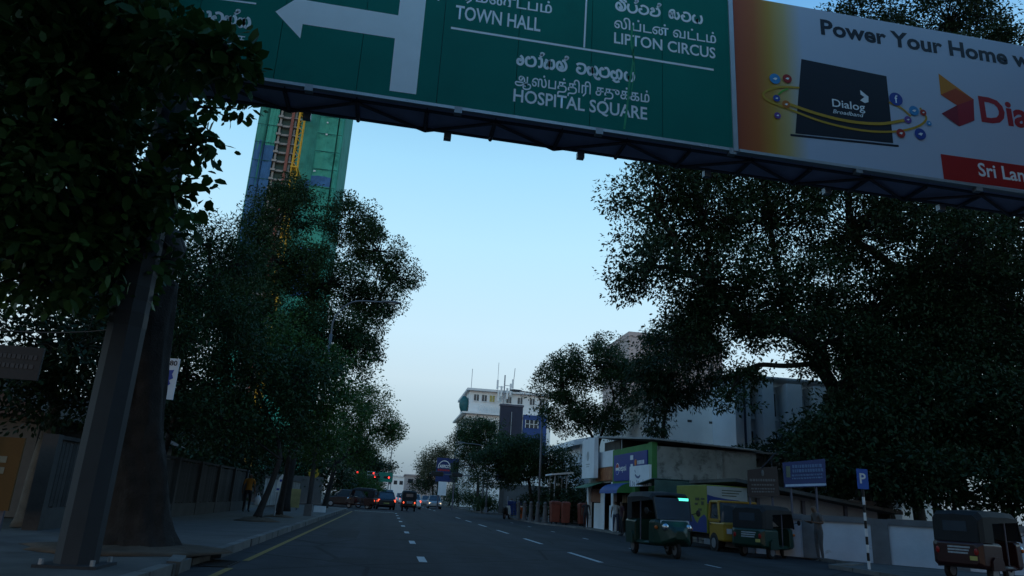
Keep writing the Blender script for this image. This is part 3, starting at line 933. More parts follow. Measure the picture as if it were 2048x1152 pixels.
for k in range(11):
    x = 2.0 + .42 * k
    G().tube([(x, -.6, 15.9), (x, -.6, 16.9), (x + .12, -.6, 17.1), (x + .24, -.6, 16.9), (x + .24, -.6, 15.9)], .05, 5).build('railing_hoop', M_wfar, wb)
for k in range(6):
    w = box('window', M_wglass, 1.4 + 2.2 * k, 3.0 + 2.2 * k, -.05, .02, 12.6, 14.6, wb)
    box('mullion', M_wfar, 2.16 + 2.2 * k, 2.24 + 2.2 * k, -.09, -.05, 12.6, 14.6, w)
for k in range(6):
    w = box('window', M_wglass, 1.4 + 2.2 * k, 3.0 + 2.2 * k, -.05, .02, 8.6, 10.8, wb)
    box('mullion', M_wfar, 2.16 + 2.2 * k, 2.24 + 2.2 * k, -.09, -.05, 8.6, 10.8, w)
G().ball((-.3, 2, 17.4), (.9, .9, 1.5), 12, 8).build('round_sign', mat('teal_sign', (.02, .12, .13), .5), wb, smooth=True)
am = thing('antenna_mast', 'cluster of pale cellular panel antennas on the white office block roof', 'antenna', (18.6, 124.2, 15.9))
G().tube([(0, 0, 0), (0, 0, 6.8)], .12, 8).build('mast', M_steel, am)
for k, (x, y, z, h) in enumerate(((-1.0, 0, 2.2, 2.4), (-.55, -.3, 3.0, 2.2), (.5, -.3, 2.6, 2.4), (1.1, 0, 3.3, 2.6), (-1.2, .3, 4.3, 2.0), (1.5, .2, 4.6, 2.0))):
    G().box(x - .16, x + .16, y - .1, y + .1, z, z + h * .8).build('panel_antenna', M_wfar, am)
    G().tube([(0, 0, z + .4), (x, y, z + .4)], .05, 5).build('bracket', M_steel, am)
G().tube([(-1.2, .3, 4), (-1.2, .3, 9.0)], .04, 5).build('whip', M_steel, am)
G().tube([(1.5, .2, 4), (1.75, .2, 8.2)], .06, 5).build('whip', M_steel, am)
wh = G().tube([(12.9, 125.6, 20.1), (12.9, 125.6, 23.6)], .05, 5).build('lightning_rod', M_steel)
tag(wh, 'thin lightning rod at the left corner of the white office roof', 'rod')

bk = thing('dark_tower_panel', 'dark blue-black advertising tower panel standing before the white office block', 'hoarding', (14.6, 100, 0))
box('panel', mat('night_blue_panel', (.022, .026, .05), .6, var=.2, scale=.4), 0, 3.2, 0, .7, 4, 14.2, bk)
box('panel_top', M_steeld, -.1, 3.3, -.1, .8, 14.2, 14.45, bk)
G().tube([(1.6, -.1, 5.5), (1.6, -.1, 13.4)], .05, 6).build('lamp_rod', M_steel, bk)
G().tube([(1.6, .35, 0), (1.6, .35, 4)], .3, 10).build('column', M_steeld, bk)
bu = thing('blue_clad_building', 'blue-clad building corner with a white balcony frame beside the dark panel', 'building', (17.95, 100.5, 0))
M_bclad = mat('blue_cladding', (.03, .07, .22), .6, var=.12, scale=.4)
box('wall', M_wfar, .05, 3.4, .1, 9, 0, 11.2, bu)
box('cladding', M_bclad, 0, 3.4, -.2, .1, 9.6, 13.2, bu)
box('cladding', M_bclad, 2.4, 3.42, -.2, .1, 6.0, 9.59, bu)
fr = box('window', M_wglass, .3, 2.2, -.26, -.2, 11.4, 12.5, bu)
for k in range(4):
    box('frame', M_wfar, .3 + .6 * k, .38 + .6 * k, -.3, -.26, 11.4, 12.5, fr)
box('frame', M_wfar, .3, 2.2, -.3, -.26, 11.9, 11.97, fr)

ar = thing('shop_billboard', 'blue shop billboard with a white arch emblem and red lettering at the junction', 'billboard', (5.7, 90, 0))
box('panel', mat('shop_sign_blue', (.014, .03, .12), .6, var=.1), 0, 2.7, 0, .3, 3.2, 6.0, ar)
box('side_panel', mat('dark_panel', (.03, .035, .06), .6), 1.75, 2.7, -.06, 0, 3.2, 5.5, ar)
g = G()
ribbon(g, [(.2, 4.75), (.28, 5.2), (.6, 5.55), (.95, 5.65), (1.3, 5.55), (1.58, 5.2), (1.66, 4.75)], .09, lambda p: p, -.03)
g.build('arch_emblem', M_white, ar)
text('ARPICO', M_white, ar, (.35, -.03, 4.82), 1.2, .36, .03)
for k in range(7):
    box('red_print', M_prints['red'], .2 + .21 * k, .34 + .21 * k, -.03, -.005, 4.45, 4.66, ar)
for x in (.4, 2.2):
    box('leg', M_steeld, x, x + .16, .05, .25, 0, 3.2, ar)
box('poster', M_wht, .4, 1.4, -.02, .04, 1.6, 3.19, ar)

pk = thing('afterglow_far_building', 'small building with painted-on afterglow pink and dark openings at the end of the road', 'building', (4.4, 190, 0))
box('wall', M_afterglow, 0, 9, 0, 12, 0, 6.4, pk)
box('roof_slab', M_afterglow, -.3, 9.3, -.3, 12.3, 6.41, 6.75, pk)
for k in range(4):
    box('window', M_wglass, .7 + 2.1 * k, 2.0 + 2.1 * k, -.05, .03, 4.6, 5.6, pk)
fw = thing('far_white_building', 'pale white building at the far end of the street', 'building', (-.4, 240, 0))
box('wall', M_wfar, 0, 6, 0, 10, 0, 7.2, fw)
box('roof_slab', M_wfar, -.3, 6.3, -.3, 10.3, 7.21, 7.6, fw)
for k in range(3):
    box('window', M_wglass, .6 + 1.8 * k, 1.7 + 1.8 * k, -.05, .03, 4.8, 6.0, fw)

# ------------------------------------------------------------------ compound wall by the parked three-wheelers
M_wallw = mat('whitewashed_wall', (.50, .55, .62), .88, var=.1, scale=1.4, bump=.25, spots=((.2, .21, .2), 1.3, .64))
M_pier = mat('grey_pier', (.14, .145, .155), .9, var=.2, scale=2)
cw = thing('compound_wall', 'whitewashed compound wall with grey piers and coping behind the parking sign', 'wall', (12.75, 22.5, .06), -.74)
for k in range(5):
    x = -1.2 + 1.98 * k
    box('panel', M_wallw, x + .24, x + 1.74, 0, .12, 0, 1.12, cw)
    box('pier', M_pier, x - .24, x + .24, -.07, .2, 0, 1.28, cw)
    box('coping', M_pier, x + .24, x + 1.74, -.05, .18, 1.12, 1.3, cw)
for k in range(3):
    box('pier', M_pier, 8.7 + 2.4 * k, 9.1 + 2.4 * k, -.07, .2, 0, 1.28, cw)
    box('panel', M_wallw, 9.1 + 2.4 * k, 11.1 + 2.4 * k, 0, .12, 0, 1.12, cw)
    box('coping', M_pier, 9.1 + 2.4 * k, 11.1 + 2.4 * k, -.05, .18, 1.12, 1.3, cw)
gh = thing('whitewashed_outbuilding', 'low whitewashed outbuilding with a dark lean-to roof behind the notice boards', 'building', (12.3, 25.6, .06))
box('wall', mat('grimy_whitewash', (.28, .30, .33), .9, var=.15, scale=1.2, spots=((.14, .15, .16), 1, .55)), .4, 6, 0, 3, 0, 1.95, gh)
G().prism([(-.1, 2.3), (6.4, 1.5), (6.4, 1.62), (-.1, 2.42)], 'y', -.9, 3.2).build('roof', M_brick, gh)
for x in (1.1, 2.9, 4.6):
    box('post', M_steeld, x, x + .12, -.1, .0, 0, 1.8, gh)

# ------------------------------------------------------------------ left compound fence
M_fence = mat('dark_fence_board', (.045, .042, .041), .85, var=.3, scale=2.5, bump=.3, obj_var=.35)
M_plinth = mat('fence_plinth', (.065, .062, .06), .92, var=.25, scale=1.5, bump=.3)
fe = thing('boundary_fence', 'dark boarded fence on a low plinth along the left pavement', 'fence', (-6.95, 16.6, .15))
box('plinth', M_plinth, -.12, .12, 0, 22.4, 0, .42, fe)
bd = G().box(-.03, .03, 0, .17, .42, 1.78).mesh('board', M_fence)
for k in range(118):
    o = link('board', bd, fe, (0, .06 + .1888 * k, random.Random(k).uniform(-.02, .03)))
for k in range(8):
    box('post', M_plinth, -.16, .14, -.1 + 3.1 * k, .12 + 3.1 * k, 0, 1.9, fe)
box('top_rail', M_fence, -.07, .07, 0, 22.4, 1.82, 1.9, fe)
f2 = thing('slatted_railing', 'pale slatted railing along the left pavement near the junction', 'railing', (-6.3, 40.5, .15))
M_slat = mat('pale_slat', (.32, .33, .33), .8, var=.2, obj_var=.3)
box('bottom_rail', M_plinth, -.06, .06, 0, 16, .1, .2, f2)
box('top_rail', M_plinth, -.06, .06, 0, 16, 1.6, 1.7, f2)
sm_ = G().box(-.03, .03, 0, .16, .2, 1.6).mesh('slat', M_slat)
for k in range(52):
    link('slat', sm_, f2, (0, .1 + .305 * k, 0))
lb = thing('left_low_building', 'low tiled building with pale walls behind the boundary fence', 'building', (-17, 24, 0))
box('wall', mat('cream_wall', (.10, .09, .08), .9, var=.1), 0, 6.5, 0, 14, 0, 3.0, lb)
G().prism([(-.5, 2.9), (7, 2.9), (3.2, 4.6)], 'y', -.5, 14.5).build('roof', mat('dark_tile', (.10, .06, .05), .9, var=.3, scale=4), lb)
for k in range(4):
    w = box('window', M_wglass, 6.49, 6.53, 1.2 + 3.2 * k, 2.5 + 3.2 * k, 1.1, 2.3, lb)
    box('frame', M_wht, 6.53, 6.57, 1.82 + 3.2 * k, 1.88 + 3.2 * k, 1.1, 2.3, w)

# walls and blocks that close the side streets at the junction
M_sw = mat('side_street_wall', (.10, .10, .10), .9, var=.25, scale=.6, bump=.2)
sl = thing('side_street_wall', 'long dark wall along the far side of the left side street', 'wall', (-60, 74.5, 0))
for k in range(9):
    box('panel', M_sw, 6 * k + .2, 6 * k + 5.8, 0, .3, 0, 2.6, sl)
    box('pier', M_plinth, 6 * k - .2, 6 * k + .2, -.1, .4, 0, 2.8, sl)
sr = thing('side_street_wall', 'long dark wall along the far side of the right side street', 'wall', (11.5, 74.5, 0))
for k in range(9):
    box('panel', M_sw, 6 * k + .2, 6 * k + 5.8, 0, .3, 0, 3.0, sr)
    box('pier', M_plinth, 6 * k - .2, 6 * k + .2, -.1, .4, 0, 3.2, sr)
gw = thing('garden_wall', 'dark garden wall behind the bollards and red bins on the right', 'wall', (13.6, 45, .06))
for k in range(4):
    box('panel', M_sw, 0, .25, 3.3 * k + .2, 3.3 * k + 3.1, 0, 2.2, gw)
    box('pier', M_plinth, -.08, .33, 3.3 * k - .2, 3.3 * k + .2, 0, 2.4, gw)

# ================================================================== street furniture
M_pole = mat('lamp_post_grey', (.13, .135, .15), .5, .3, var=.12, scale=3)
def lamp_post(name, label, x, y, h, reach, group=None, zb=.1, r=.11, dirx=1):
    t = thing(name, label, 'street lamp', (x, y, zb), 0, group)
    G().tube([(0, 0, 0), (0, 0, h * .82)], [r, r * .7], 10).build('pole', M_pole, t, smooth=True)
    arc = smooth_path([(0, 0, h * .8), (dirx * .08, 0, h * .9), (dirx * reach * .35, 0, h * .985), (dirx * reach, 0, h)], 8)
    G().tube(arc, r * .38, 8).build('arm', M_pole, t, smooth=True)
    G().loft([[(dirx * (reach + u), w * math.cos(a), h + .02 + hh * math.sin(a)) for a in [2 * PI * k / 10 for k in range(10)]] for u, w, hh in ((-.1, .05, .04), (.1, .13, .07), (.5, .15, .08), (.78, .07, .04))]).build('lamp_head', M_pole, t, smooth=True)
    G().ball((dirx * (reach + .38), 0, h - .05), (.24, .1, .06), 10, 6).build('lens', mat('lamp_lens', (.5, .52, .5), .3), t, smooth=True)
    G().box(-r * 1.5, r * 1.5, -r * 1.5, r * 1.5, 0, .5).build('base_box', M_pole, t)
    return t
lamp_post('street_lamp', 'tall curved street lamp rising from the left trees', -3.35, 34.4, 10.1, 2.35, 'street lamps', .15)
lamp_post('street_lamp', 'slim grey street lamp standing on the right pavement before the kerbside trees', 10.1, 49, 8.6, 1.6, 'street lamps', .06, .085, -1)
lamp_post('street_lamp', 'pale street lamp beside the blue shop billboard at the junction', 9.9, 74, 6.6, 2.6, 'street lamps', .14, .1, -1)
pp = thing('utility_pole', 'thin distant utility pole over the far left treetops', 'pole', (.2, 122, 0))
G().tube([(0, 0, 0), (0, 0, 8.6)], .07, 6).build('pole', M_pole, pp)
G().box(-.4, .4, -.03, .03, 7.9, 8.0).build('crossarm', M_pole, pp)

def glow(name, c, e):
    return mat(name, c, .4, var=0., emit=e)
M_red = glow('red_lens_lit', (1.0, .05, .04), 3.2)
M_redh = glow('red_tail_lit', (1.0, .10, .04), 2.2)
M_amb = glow('amber_lens_lit', (1.0, .38, .05), 2.5)
M_grn = glow('green_lens_lit', (.05, .95, .55), 1.6)
M_head = glow('headlamp_lit', (1.0, .75, .45), 2.6)
M_lensoff = mat('dark_lens', (.03, .02, .02), .3)
def signal_head(t, x, y, z, lit, horizontal=True, n=3, s=1., back=False):
    """a row of lenses in a black housing with a white border; lit = {index: material}"""
    L = .36 * n * s
    if horizontal:
        h = box('signal_head', M_black, x - L / 2, x + L / 2, y, y + .25, z - .2 * s, z + .2 * s, t, .05)
    else:
        h = box('signal_head', M_black, x - .2 * s, x + .2 * s, y, y + .25, z - L / 2, z + L / 2, t, .05)
    if back:
        return h
    for k in range(n):
        o = -L / 2 + .18 * s + .36 * s * k
        cx_, cz_ = (x + o, z) if horizontal else (x, z + o)
        G().disc((cx_, cz_), .15 * s, 'y', y - .03, y + .01, 14).build('lens', lit.get(k, M_lensoff), h)
        G().box(cx_ - .16 * s, cx_ + .16 * s, y - .22, y - .01, cz_ + .15 * s, cz_ + .17 * s).build('visor', M_black, h)
    return h
ts = thing('traffic_signal', 'mast-arm traffic signal with two horizontal heads showing red, left of the junction', 'traffic light', (-3.55, 92, .2))
ts.scale = (.82, .82, .82)
G().tube([(0, 0, 0), (0, 0, 4.6)], .12, 8).build('pole', M_pole, ts)
G().tube([(0, 0, 4.3), (2.9, 0, 4.3)], .06, 6).build('arm', M_pole, ts)
signal_head(ts, .15, -.3, 4.28, {0: M_red})
signal_head(ts, 1.85, -.3, 4.28, {2: M_red})
G().add([(1.26, -.31, 4.03), (2.44, -.31, 4.03), (2.44, -.31, 4.53), (1.26, -.31, 4.53), (1.31, -.31, 4.08), (2.39, -.31, 4.08), (2.39, -.31, 4.48), (1.31, -.31, 4.48)], [(0, 1, 5, 4), (1, 2, 6, 5), (2, 3, 7, 6), (3, 0, 4, 7)]).build('white_border', M_white, ts)
t2 = thing('traffic_signal', 'far mast-arm traffic signal with a pair of red lights by the small green sign', 'traffic light', (-2.5, 95, .2))
t2.scale = (.72, .72, .72)
G().tube([(0, 0, 0), (0, 0, 4.8)], .12, 8).build('pole', M_pole, t2)
G().tube([(0, 0, 4.5), (4.2, 0, 4.5)], .06, 6).build('arm', M_pole, t2)
signal_head(t2, 1.6, -.3, 4.45, {0: M_red})
signal_head(t2, 3.3, -.3, 4.45, {2: M_red})
for i, (x, z, y, lit, lab) in enumerate(((-5.45, 1.9, 99, {2: M_red}, 'low post signal with one red light, outermost on the left kerb'),
                                          (-4.35, 1.72, 100, {2: M_red}, 'low post signal with a red light, middle of the three by the railing'),
                                          (-3.85, 1.9, 101, {2: M_red, 0: M_grn}, 'low post signal showing red above a green light'))):
    q = thing('post_signal', lab, 'traffic light', (x, y, .14))
    G().tube([(0, 0, 0), (0, 0, z - .4)], .06, 6).build('pole', M_pole, q)
    signal_head(q, 0, -.1, z, lit, False, 3, .55)
t3 = thing('traffic_signal', 'unlit mast-arm traffic signal heads seen from behind, right of the junction', 'traffic light', (9.75, 76, 0))
G().tube([(0, 0, 0), (0, 0, 4.0)], .11, 8).build('pole', M_pole, t3)
G().tube([(0, 0, 3.62), (-5.6, 0, 3.62)], .055, 6).build('arm', M_pole, t3)
signal_head(t3, -4.8, -.15, 3.62, {}, True, 3, 1.15, True)
signal_head(t3, -2.75, -.15, 3.62, {}, True, 3, 1.0, True)
gs = thing('overhead_sign', 'small green overhead road sign beyond the red signals', 'sign', (-1.15, 98, .0))
gs.scale = (.74, .74, .83)
box('panel', mat('far_sign_green', (.01, .16, .11), .5, var=.1), 0, 2.4, 0, .08, 3.5, 4.95, gs)
G().tube([(.2, .12, 0), (.2, .12, 4.9)], .06, 6).build('post', M_pole, gs)
G().tube([(2.2, .12, 0), (2.2, .12, 4.9)], .06, 6).build('post', M_pole, gs)

# parking sign on a black and white post
pk_ = thing('parking_sign', 'blue parking sign with white P on a black and white banded post', 'sign', (12.5, 18.0, .06))
M_psign = mat('parking_blue', (.012, .09, .42), .45, var=.05)
box('plate', M_psign, -.16, .16, -.04, -.02, 2.0, 2.52, pk_, .004)
text('P', M_white, pk_, (-.09, -.044, 2.15), .18, .26, .02)
for k in range(10):
    G().tube([(0, 0, .2 * k), (0, 0, .2 * (k + 1))], .035, 8).build('post_band', M_black if k % 2 else M_white, pk_)
G().tube([(0, 0, 2.0), (0, 0, 2.45)], .03, 8).build('post', M_steel, pk_)

# two notice boards
M_bbrown = mat('brown_board', (.035, .022, .02), .6, var=.15)
M_bblue = mat('blue_board', (.012, .03, .12), .5, var=.1)
M_let = mat('board_lettering', (.12, .115, .115), .6)
M_letb = mat('board_lettering_blue', (.08, .14, .27), .6)
nb_ = thing('notice_board', 'dark brown notice board with pale lettering and a small crest on posts', 'notice board', (11.95, 23.3, .0))
nb_.scale = (1.08, 1, 1.06)
G().prism([(0, 1.72), (1.05, 1.80), (1.0, 2.72), (.02, 2.55)], 'y', 0, .06).build('panel', M_bbrown, nb_)
for k, (z, a, b) in enumerate(((2.20, .06, .94), (2.07, .12, .88), (1.95, .1, .9), (1.86, .12, .86))):
    g = G()
    rs = random.Random(k)
    x = a
    while x < b:
        w = rs.uniform(.03, .09)
        g.box(x, min(b, x + w), -.012, -.002, z + .05 * x, z + .05 * x + (.075 if k == 0 else .045))
        x += w + .025
    g.build('text_line', M_let, nb_)
G().ball((.5, -.01, 2.48), (.05, .02, .1), 8, 6).build('crest', M_let, nb_)
for x in (.1, .85):
    G().tube([(x, .1, .02), (x, .1, 2.5)], .035, 6).build('post', M_steeld, nb_)
nc = thing('notice_board', 'blue notice board with pale lettering and a white bottom strip', 'notice board', (13.35, 23.4, .06))
nc.scale = (1.08, 1, 1.06)
G().prism([(0, 2.02), (1.42, 2.14), (1.44, 3.02), (-.02, 2.80)], 'y', 0, .06).build('panel', M_bblue, nc)
G().prism([(0.01, 2.05), (1.41, 2.17), (1.41, 2.24), (.01, 2.12)], 'y', -.012, -.002).build('white_strip', mat('pale_strip', (.35, .45, .6), .6), nc)
for k, (z, a, b, h) in enumerate(((2.62, .28, 1.3, .1), (2.48, .28, 1.34, .1), (2.36, .25, 1.3, .06), (2.27, .25, 1.3, .05))):
    g = G()
    rs = random.Random(k + 40)
    x = a
    while x < b:
        w = rs.uniform(.03, .1)
        g.box(x, min(b, x + w), -.012, -.002, z + .1 * x, z + .1 * x + h)
        x += w + .022
    g.build('text_line', M_letb, nc)
G().box(.06, .2, -.012, -.002, 2.35, 2.7).build('side_print', mat('side_print', (.10, .13, .10), .6), nc)
for x in (.25, 1.12):
    G().tube([(x, .1, .0), (x, .1, 2.85)], .04, 6).build('post', M_steeld, nc)

# left side boards and signs
M_ysign = mat('orange_banner', (.11, .05, .006), .7, var=.12, scale=2)
yb = thing('banner_board', 'orange yellow banner board at the left edge of the pavement', 'board', (-9.0, 15.2, .15))
box('panel', M_ysign, 0, 2.15, 0, .05, .4, 1.72, yb)
for z in (1.05, 1.25):
    g = G()
    g.box(1.75, 1.92, -.008, -.001, z, z + .12).box(1.6, 1.68, -.008, -.001, z, z + .12)
    g.build('text_line', mat('banner_print', (.2, .18, .13), .7), yb)
for x in (.1, 2.0):
    box('leg', M_steeld, x, x + .06, .06, .12, 0, 1.6, yb)
db = thing('dark_board', 'dark name board with faint lettering hanging under the left foliage', 'board', (-8.6, 14.2, .15))
box('panel', mat('dark_board_paint', (.015, .015, .018), .6), 0, 2.15, 0, .06, 2.7, 3.3, db)
for k in range(2):
    g = G()
    rs = random.Random(k)
    x = 1.2
    while x < 2.05:
        w = rs.uniform(.03, .08)
        g.box(x, x + w, -.01, -.001, 2.9 + .17 * k, 2.98 + .17 * k)
        x += w + .02
    g.build('text_line', mat('faint_letters', (.045, .045, .05), .6), db)
for x in (.2, .9):
    box('post', M_steeld, x, x + .08, .07, .14, 0, 3.3, db)
rs_ = thing('route_sign', 'white bus stop route plate with dark blue figures beside the thick trunk', 'sign', (-5.0, 17.2, .15))
rp_ = box('plate', M_wht, -.3, .06, 0, .04, 2.85, 3.78, rs_)
text('180', M_ink, rs_, (-.20, -.006, 3.62), .22, .11, .02)
G().add([(x, -.006, z) for x, z in ((-.2, 3.5), (-.02, 3.52), (-.05, 3.42), (-.01, 3.33), (-.09, 3.28), (-.05, 3.2), (-.13, 3.12), (-.22, 3.22))], [tuple(range(8))]).build('emblem', M_prints['navy'], rs_)
G().tube([(-.33, .05, 0), (-.33, .05, 3.8)], .035, 8).build('post', M_steel, rs_)
bw = thing('small_pavement_sign', 'small blue and white sign on a post by the leaning street tree', 'sign', (-4.3, 31.0, .15))
G().prism([(-.08, .95), (.06, .95), (.14, 1.62), (.1, 1.66), (-.02, 1.5)], 'y', 0, .03).build('plate', M_wht, bw)
G().disc((.07, 1.4), .05, 'y', -.008, -.001, 12).build('emblem', M_prints['navy'], bw)
G().box(-.05, .06, -.008, -.001, 1.02, 1.1).build('emblem', M_prints['navy'], bw)
G().tube([(0, .04, 0), (0, .04, 1.0)], .025, 6).build('post', M_steel, bw)
ybd = thing('plywood_board', 'upright yellowish plywood board leaning at the left fence', 'board', (-5.6, 44, .15))
box('panel', mat('plywood', (.32, .27, .12), .85, var=.3, scale=2), 0, .78, 0, .05, .12, 1.14, ybd)
box('leg', M_steeld, .1, .15, .05, .3, 0, .9, ybd)
box('leg', M_steeld, .62, .67, .05, .3, 0, .9, ybd)
yc = thing('round_warning_sign', 'round yellow sign on a pole near the junction fence', 'sign', (-3.9, 40.5, .15))
G().disc((0, 2.0), .28, 'y', 0, .03, 20).build('plate', mat('sign_yellow', (.45, .30, .03), .6), yc)
G().tube([(0, .05, 0), (0, .05, 2.2)], .03, 6).build('post', M_steel, yc)
wbx = thing('white_crate', 'small white crate on the left pavement near the railing', 'crate', (-3.75, 41.5, .15))
box('base', M_wht, 0, .6, 0, .35, 0, .04, wbx)
for a in ((0, .6, 0, .03), (0, .6, .32, .35), (0, .03, .03, .32), (.57, .6, .03, .32)):
    box('side', M_wht, a[0], a[1], a[2], a[3], .04, .32, wbx)

# right side: bus shelter, barriers, balustrade posts, hoarding, scooter
ks_ = thing('bus_shelter', 'open shelter with thin posts, pale roof and globe lamp on the right pavement', 'shelter', (11.3, 50, .06))
for x in (.1, .95):
    for y in (.1, 1.6):
        G().tube([(x, y, 0), (x, y, 3.15)], .045, 6).build('post', M_steel, ks_)
G().prism([(-.2, 3.12), (1.3, 3.3), (1.35, 3.42), (-.2, 3.22)], 'y', -.2, 1.9).build('roof', M_wht, ks_)
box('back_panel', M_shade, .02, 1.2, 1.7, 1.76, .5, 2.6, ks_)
box('bench', M_steeld, .15, .9, 1.2, 1.6, .42, .48, ks_)
box('bench_leg', M_steeld, .2, .26, 1.3, 1.5, 0, .42, ks_)
box('bench_leg', M_steeld, .8, .86, 1.3, 1.5, 0, .42, ks_)
G().ball((.5, .8, 2.55), (.13, .13, .13), 12, 8).build('globe_lamp', mat('opal_globe', (.55, .58, .6), .4), ks_, smooth=True)
G().tube([(.5, .8, 2.66), (.5, .8, 3.2)], .015, 5).build('lamp_stem', M_steel, ks_)
M_orb = mat('brick_red_plastic', (.17, .042, .026), .65, var=.2, scale=2, obj_var=.15)
def barrier(label, x, y, w, h):
    t = thing('street_bin', label, 'bin', (x, y, .06), 0, 'brick red bins by the shop')
    G().loft([[(a * w * k + .5 * w, b * .6 * k + .3, z) for a, b in ((-.5, -.5), (.5, -.5), (.5, .5), (-.5, .5))] for z, k in ((.12, .86), (h * .86, 1))]).build('body', M_orb, t, bevel=.03)
    G().loft([[(a * w * k + .5 * w, b * .62 * k + .3, z) for a, b in ((-.5, -.5), (.5, -.5), (.5, .5), (-.5, .5))] for z, k in ((h * .865, 1.04), (h * .95, 1.0), (h, .6))]).build('lid', M_orb, t)
    box('handle', M_black, .25 * w, .75 * w, .62, .68, h * .84, h * .9, t)
    for s in (.12, w - .2):
        G().disc((.45, .08), .08, 'x', s, s + .06, 12).build('wheel', M_rubber, t)
barrier('widest brick red bin, nearest the pole side, on the right pavement', 10.35, 46.2, .62, 1.42)
barrier('brick red bin standing in the middle of the three by the shop', 10.95, 45.6, .5, 1.4)
barrier('brick red bin closest to the shop front', 11.85, 44.9, .5, 1.38)
M_bal = mat('grey_concrete_post', (.11, .112, .118), .9, var=.2, scale=3)
blab = ['grey concrete bollard next to the red bins', 'second grey concrete bollard from the red bins', 'third grey concrete bollard from the red bins', 'fourth grey concrete bollard from the red bins', 'grey concrete bollard farthest from the red bins']
for k in range(5):
    t = thing('bollard', blab[k], 'bollard', (10.15 - .16 * k + (.0 if k else .02), 47.2 + 1.5 * k, .06), 0, 'bollards by the right kerb')
    G().loft([[(r * math.cos(2 * PI * i / 8), r * math.sin(2 * PI * i / 8), z) for i in range(8)] for z, r in ((0, .2), (.12, .2), (.16, .15), (.95, .12), (1.0, .15), (1.1, .15))]).build('shaft', M_bal, t)
    G().ball((0, 0, 1.2), (.12, .12, .12), 8, 6).build('cap', M_bal, t, smooth=True)
hd = thing('blue_hoarding', 'blue sheet hoarding round roadworks on the right corner', 'hoarding', (6.05 + 4.0, 61.5, .0))
M_bhd = mat('hoarding_blue', (.02, .05, .2), .7, var=.2, scale=2)
for k in range(4):
    box('sheet', M_bhd, .0 + .55 * k, .52 + .55 * k, 0, .05, .25, 1.35, hd)
for k in range(3):
    G().tube([(.0 + .85 * k, .08, 0), (.0 + .85 * k, .08, 1.7)], .03, 6).build('post', M_steel, hd)
od = thing('orange_barrier', 'orange plastic roadworks barrier beside the blue hoarding', 'barrier', (10.1, 57.0, .06))
M_or = mat('barrier_orange', (.36, .08, .02), .7, var=.2)
G().prism([(-.25, 0), (.25, 0), (.18, .25), (.1, .85), (-.1, .85), (-.18, .25)], 'x', 0, .7).build('body', M_or, od)
box('top_rail', M_wht, -.02, .72, -.06, .06, .86, .95, od)

def wheel(parent, x, y, z, r, w, axis='y', name='wheel'):
    """tyre with a rim as a sub-part; axis = the axle's direction"""
    rings = []
    for t, q in ((-w / 2, .86), (-w / 2 * .7, 1.), (w / 2 * .7, 1.), (w / 2, .86)):
        rings.append([((x + r * q * math.cos(a), y + t, z + r * q * math.sin(a)) if axis == 'y' else (x + t, y + r * q * math.cos(a), z + r * q * math.sin(a))) for a in [2 * PI * k / 18 for k in range(18)]])
    t_ = G().loft(rings).build(name, M_rubber, parent, smooth=False)
    c = (x, z) if axis == 'y' else (y, z)
    p = y if axis == 'y' else x
    G().disc(c, r * .6, axis, p - w / 2 - .012, p + w / 2 + .012, 14).build('rim', mat('wheel_rim', (.30, .31, .33), .4, .6), t_)
    return t_

sco = thing('scooter', 'parked white and dark motor scooter on the right kerb', 'scooter', (9.2, 56.5, 0), rad(62))
wheel(sco, .62, 0, .24, .24, .1)
wheel(sco, -.55, 0, .24, .24, .1)
M_scw = mat('scooter_white', (.45, .48, .5), .35, var=.05)
G().loft([[(x, s * w, z) for s, z in ((-1, z0), (1, z0), (.8, z1), (-.8, z1))] for x, w, z0, z1 in ((-.85, .09, .5, .72), (-.5, .15, .38, .76), (-.1, .14, .36, .74), (.0, .1, .3, .5))]).build('tail_body', M_black, sco)
G().loft([[(x, s * w, z) for s, z in ((-1, z0), (1, z0), (.8, z1), (-.8, z1))] for x, w, z0, z1 in ((-.8, .1, .765, .83), (-.3, .15, .765, .85), (.02, .1, .765, .82))]).build('seat', M_rubber, sco)
G().loft([[(x, s * w, z) for s, z in ((-1, z0), (1, z0), (1, z1), (-1, z1))] for x, w, z0, z1 in ((-.05, .14, .26, .31), (.32, .14, .26, .31))]).build('footboard', M_black, sco)
G().loft([[(x + .22 * (.9 - z), s * w, z) for s, x in ((-1, .3), (1, .3), (.6, .44), (-.6, .44))] for z, w in ((.3, .16), (.6, .2), (.95, .14))]).build('leg_shield', M_scw, sco)
G().tube([(.6, 0, .26), (.42, 0, 1.0)], .03, 6).build('fork', M_steel, sco)
G().tube([(.36, -.32, 1.08), (.44, 0, 1.02), (.36, .32, 1.08)], .018, 6).build('handlebar', M_black, sco)
G().ball((.5, 0, .92), (.07, .09, .08), 8, 6).build('headlamp', mat('clear_lens', (.5, .5, .5), .2), sco)
G().loft([[(.62 + .29 * math.cos(a), s * .08, .24 + .29 * math.sin(a)) for s in (-1, 1)] + [(.62 + .26 * math.cos(a), s * .08, .24 + .26 * math.sin(a)) for s in (1, -1)] for a in [.6 + .25 * k for k in range(8)]]).build('mudguard', M_scw, sco)

